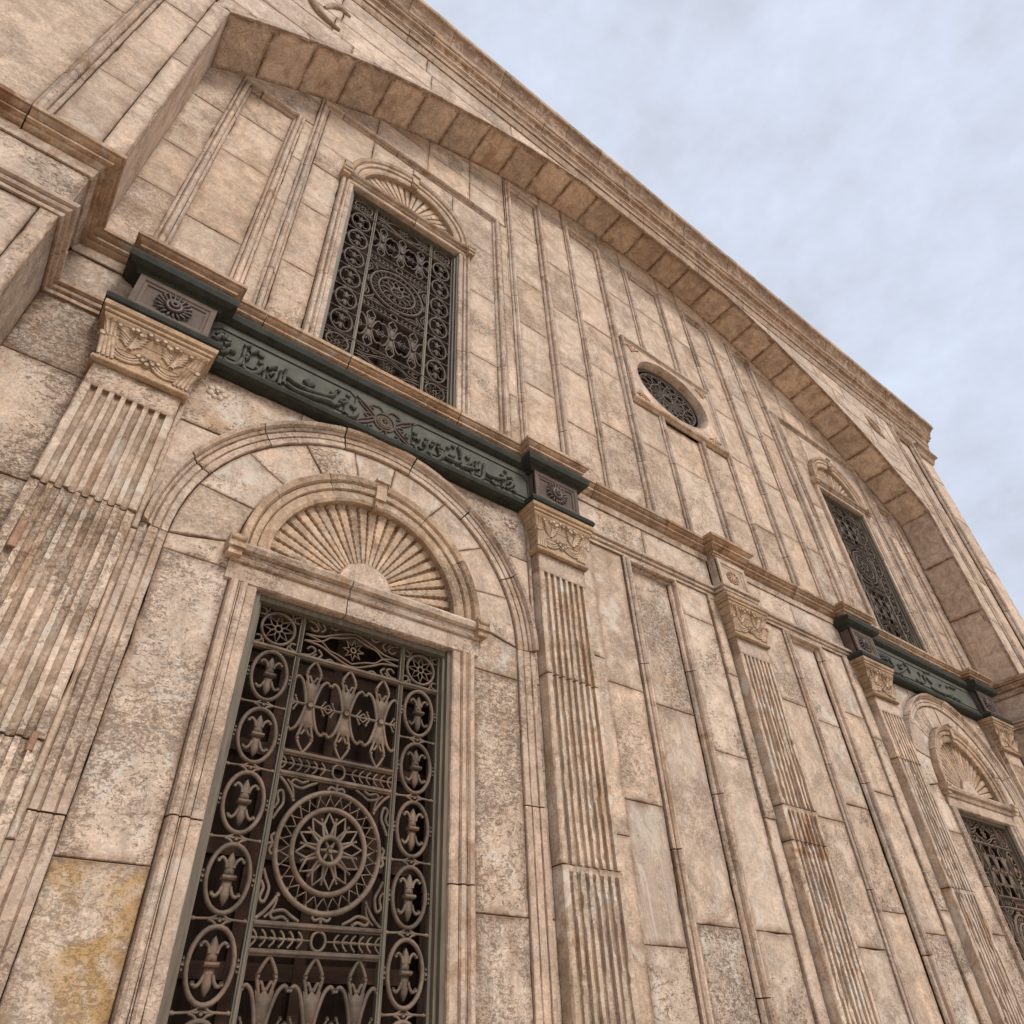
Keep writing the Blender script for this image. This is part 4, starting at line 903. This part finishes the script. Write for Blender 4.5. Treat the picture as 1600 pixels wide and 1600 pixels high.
mb = MB(); sweep(mb, [(-.05, 0), (-.05, .07), (-.03, .095), (0, .09), (.02, .06), (.05, .05)], [(OB[0] + .04, 0, OB[2]), (OB[0] + .04, 0, OB[3]), (OB[1] - .04, 0, OB[3]), (OB[1] - .04, 0, OB[2])], -Y); mb.build('plaque_frame', M['roll'], oc)
mb = MB(); sweep(mb, [(0, 10.83), (.03, 10.835), (.05, 10.87), (.085, 10.89), (.10, 10.93), (.09, 10.96), (0, 10.97)], [(OB[0] - .02, 0, 0), (OB[1] + .02, 0, 0)], Z); mb.build('sill', M['cornice'], oc)
for s in (-1, 1):
    for f in (-1, 1):
        mb = MB(); u, v = ocx + s * 1.06, ocz + f * .68
        for k in range(5):
            t = R(20 + 32 * k); curl(mb, [(u - s * .02, v - f * .1), (u - s * .07 + s * .1 * math.cos(t), v - f * .02 + f * .06 * math.sin(t)), (u - s * .07 + s * .19 * math.cos(t), v + f * .09 * math.sin(t))], .018, -.05)
        mb.build('leaf_carving', M['cornice'], oc)
mb = MB()
for r_, t_ in ((.80, .03), (.70, .02), (.42, .02), (.12, .03)): ringtube(mb, ocx, ocz, r_ * 1.13, r_ * .80, t_, .12, 48, 6)
for k in range(16):
    t = k * math.pi / 8; c, s = math.cos(t), math.sin(t); Q = lambda r_, q: (ocx + (r_ * c - q * s) * 1.13, ocz + (r_ * s + q * c) * .80)
    for q in (-1, 1):
        curl(mb, [Q(.14, 0), Q(.25, q * .04), Q(.36, q * .02), Q(.40, 0)], .014, .12); curl(mb, [Q(.44, 0), Q(.54, q * .08), Q(.64, q * .06), Q(.68, 0)], .016, .12); curl(mb, [Q(.5, q * .1), Q(.6, q * .12), Q(.66, q * .13)], .012, .12, end=.022)
    tube(mb, [(Q(.14, 0)[0], .12, Q(.14, 0)[1]), (Q(.4, 0)[0], .12, Q(.4, 0)[1])], .009, 4)
mb.build('rosette_grille', M['iron_dark'], oc)
# ---- piers, wide arch and spandrel wall
SY = -0.78
for s in (-1, 1):
    e0, e1 = (-7.9, XL) if s < 0 else (XR, 20.5)
    sgn = s
    mb = MB(); box(mb, min(e0 if s < 0 else e0 + .03, 99), (e1 - .03) if s < 0 else e1 - .05, SY + .10, 0.6, 8.0, 16.5)
    pier = mb.build('pier', M['mortar'], root, label='left pier at the edge of the recessed bay, seen from below' if s < 0 else 'far right pier with a framed panel at the building corner')
    FY = front(SY); xe = XL if s < 0 else XR
    P = lambda d: xe + s * d                     # distance from the bay edge into the pier
    def c_(d0, d1, zs, h=0, mat='slab', fr=FY):
        a, b = sorted((P(d0), P(d1))); column(pier, a, b, zs, fr, h, mat, name='pier_stone')
    # lower pier
    lx = PLX if s < 0 else PRX; FL = front(PY)
    def l_(d0, d1, zs, h=0, mat='slab_low'):
        a, b = sorted((lx + s * d0, lx + s * d1)); column(pier, a, b, zs, FL, h, mat, name='pier_stone')
    l_(0, .135, [0, 2.0, 3.9, 5.4, 7.02], .012); l_(.14, 1.5, [0, 1.6, 3.4, 5.0, 7.02]); l_(1.5, 3.1, [0, 2.2, 4.2, 7.02])
    fr = (Vector((lx, 0, 0)), Y if s < 0 else -Y, Z, X if s < 0 else -X)
    u0, u1 = (PY, 0.0) if s < 0 else (0.0, -PY)
    for a, b in zip([0, 1.8, 3.5, 5.2, 7.02], [1.8, 3.5, 5.2, 7.02]): stone(pier, rect(u0, u1, a, b), fr, 0, 'slab_low', name='pier_stone')
    # upper pier: edge strip, ashlar, roll frame, recessed panel
    c_(0, .20, [8.0, 9.45, 10.55, 11.6, 12.6], .018); c_(.205, .60, [8.0, 9.47, 10.6, 11.75, 13.0, 14.2, 15.3, 16.45])
    c_(.79, 1.78 if s > 0 else 2.4, [8.0, 11.0, 13.4, 15.2, 16.45], -.075)
    if s > 0:
        c_(1.94, 2.2, [8.0, 10.2, 12.4, 14.6, 16.45])
        c_(2.2, 3.2, [8.0, 9.8, 11.9, 13.6, 15.2, 16.3], -.06, 'soffit')
        mb = MB(); sweep(mb, [(0, 16.05), (.05, 16.07), (.12, 16.28), (.2, 16.33), (.2, 16.40), (0, 16.42)], [(P(2.2), SY + .06, 0), (P(3.19), SY + .06, 0), (P(3.19), 0.5, 0)], Z); mb.build('corner_capital', M['crown'], pier)
    else: c_(2.55, 6.9, [8.0, 10.4, 13, 16.45])
    far = 1.86 if s > 0 else 2.48
    a, b = sorted((P(.69), P(far)))
    blocks('panel_moulding', [(p * 1.15, q * 1.1) for p, q in FRAMEP], [(a, SY, 8.0), (a, SY, 16.2), (b, SY, 16.2), (b, SY, 8.0)] if s > 0 else [(a, SY, 8.0), (a, SY, 16.2), (b, SY, 16.2), (b, SY, 8.0)], -Y, 'roll', pier, 1.15, corner=.3)
    # return into the bay
    fr = (Vector((xe, 0, 0)), Y if s < 0 else -Y, Z, X if s < 0 else -X); u0, u1 = (SY, 0.0) if s < 0 else (0.0, -SY)
    zs = [8.0, 9.7, 11.2, arc(xe) + .05] if s > 0 else [8.0, 12.62]
    for a, b in zip(zs, zs[1:]): stone(pier, rect(u0, u1, a, b), fr, 0, 'soffit' if s > 0 else 'pale', name='return_stone', gap=.004)
mb = MB(); xs = [XL - .05 + (XR - XL + .1) * i / 60 for i in range(61)]
lo = [(x, arc(min(max(x, XL + .01), XR - .01)) + .30) for x in xs]; hi = [(x, 17.4) for x in xs]
lf = mb.add([(p, SY + .05, q) for p, q in lo]); hf = mb.add([(p, SY + .05, q) for p, q in hi]); lb = mb.add([(p, .3, q) for p, q in lo]); hb = mb.add([(p, .3, q) for p, q in hi])
mb.loops(lf, hf, False); mb.loops(lb, lf, False); mb.loops(hf, hb, False)
span = mb.build('spandrel_wall', M['mortar'], root, label='spandrel wall above the wide arch with two raised crescents')
A0 = math.degrees(math.atan2(arc(XL) - ARC_Z, XL - CX)); A1 = 180 - A0
n = 27; da = (A0 - A1) / n
for k in range(n):
    j0 = 0 if k == 0 else random.uniform(-.1, .1); t0, t1 = A1 + da * k, A1 + da * (k + 1); tm = R((t0 + t1) / 2)
    O = Vector((CX + ARC_R * math.cos(tm), 0, ARC_Z + ARC_R * math.sin(tm))); Nn = Vector((-math.cos(tm), 0, -math.sin(tm))); U = Vector((-math.sin(tm), 0, math.cos(tm)))
    hw = ARC_R * math.sin(R(da / 2)) + .004
    stone(span, rect(-hw, hw, SY + .004, .01), (O, U, Y, Nn), 0, 'soffit', h0=-.32, name='soffit_voussoir', gap=.0035, bev=.008)
n = 15; da = (A0 - A1) / n
for k in range(n):
    stone(span, ringpoly(CX, ARC_Z, ARC_R - .0, ARC_R + .08, A1 + da * k, A1 + da * (k + 1), 10), front(SY), .018, 'pale', name='arch_ring_stone', bev=.006, gap=.004)
courses = [12.2, 13.05, 13.75, 14.5, 15.15, 15.8, 16.43]
for ci_, (z0, z1) in enumerate(zip(courses, courses[1:])):
    x = XL - .19 + (.75 if ci_ % 2 else 0.0); x_ = XL - .19
    cuts = [x_]
    while cuts[-1] < XR + .19: cuts.append(cuts[-1] + random.uniform(1.3, 2.1))
    cuts[-1] = XR + .19
    for a, b in zip(cuts, cuts[1:]):
        m_ = max(3, int((b - a) / .12)); P_ = [a + (b - a) * i / m_ for i in range(m_ + 1)]
        def lower(x): return max(z0, ARC_Z + math.sqrt(max(0, (ARC_R + .09) ** 2 - (x - CX) ** 2))) if abs(x - CX) < ARC_R * .99 else z0
        run = []
        def flush():
            if len(run) >= 2 and max(z1 - q for p, q in run) > .05 and run[-1][0] - run[0][0] > .08:
                pl = list(run)
                if z1 - pl[-1][1] > .03: pl.append((pl[-1][0], z1))
                if z1 - pl[0][1] > .03: pl.append((run[0][0], z1))
                if len(pl) > len(run): stone(span, pl, front(SY), 0, 'pale', name='spandrel_stone', bev=.005, gap=.004, jit=.003)
            run.clear()
        for p in P_:
            q = lower(p)
            if q < z1 - .02: run.append((p, q))
            else: flush()
        flush()
def relief(pts, r_, name):
    mb = MB(); q = smooth(pts, 5); k = len(q)
    tube(mb, [(a, SY - .012, b) for a, b in q], [r_ * (.35 + .65 * math.sin(math.pi * (i + .6) / (k + .2))) for i in range(k)], 8, flat=.9); return mb.build(name, M['crown'], span)
relief([(-.30, 15.55), (-.271, 15.3), (-.176, 14.97), (-.012, 14.75), (.164, 14.665), (.341, 14.669)], .075, 'crescent_relief')
relief([(.02, 15.13), (.114, 15.425), (.243, 15.589), (.424, 15.553)], .06, 'crescent_relief')
mb_ = [(16.28, 15.62), (16.36, 15.35), (16.56, 15.22), (16.88, 15.1)]
relief(mb_, .075, 'crescent_relief'); relief([(16.45, 15.72), (16.62, 15.6), (16.8, 15.45), (16.84, 15.3)], .05, 'crescent_relief')
# ---- crowning cornice
CROWN = [(0, 16.40), (.02, 16.40), (.035, 16.47), (.055, 16.57), (.058, 16.62), (.085, 16.625), (.085, 16.80), (.098, 16.81), (.098, 16.85), (.112, 16.86), (.115, 16.95), (.15, 17.03), (.20, 17.07), (.205, 17.13), (.235, 17.16), (.245, 17.19), (.255, 17.28), (.30, 17.44), (.37, 17.56), (.41, 17.60), (.42, 17.63), (.42, 17.745), (.10, 17.76), (0, 17.76)]
mb = MB(); box(mb, -7.9, 20.4, SY + .05, 12, 16.95, 17.70); crown = mb.build('roof_cornice', M['mortar'], root)
def crown_blocks():
    pth = [(-7.9, SY, 0), (20.53, SY, 0), (20.53, 4, 0)]
    for nm, lo_, hi_, mat, st in (('fascia_block', 0, 9, 'crown', 1.7), ('bed_moulding_block', 9, 15, 'cornice', 1.3), ('cymatium_block', 15, 24, 'crown', 1.05)):
        pr = CROWN[lo_:hi_ + 1] if hi_ < 24 else CROWN[lo_:]
        pr = [(-.04, pr[0][1])] + pr + [(-.04, pr[-1][1])]
        blocks(nm, pr, pth, Z, mat, crown, st, corner=.6, jit=.005, gap=.004)
crown_blocks()
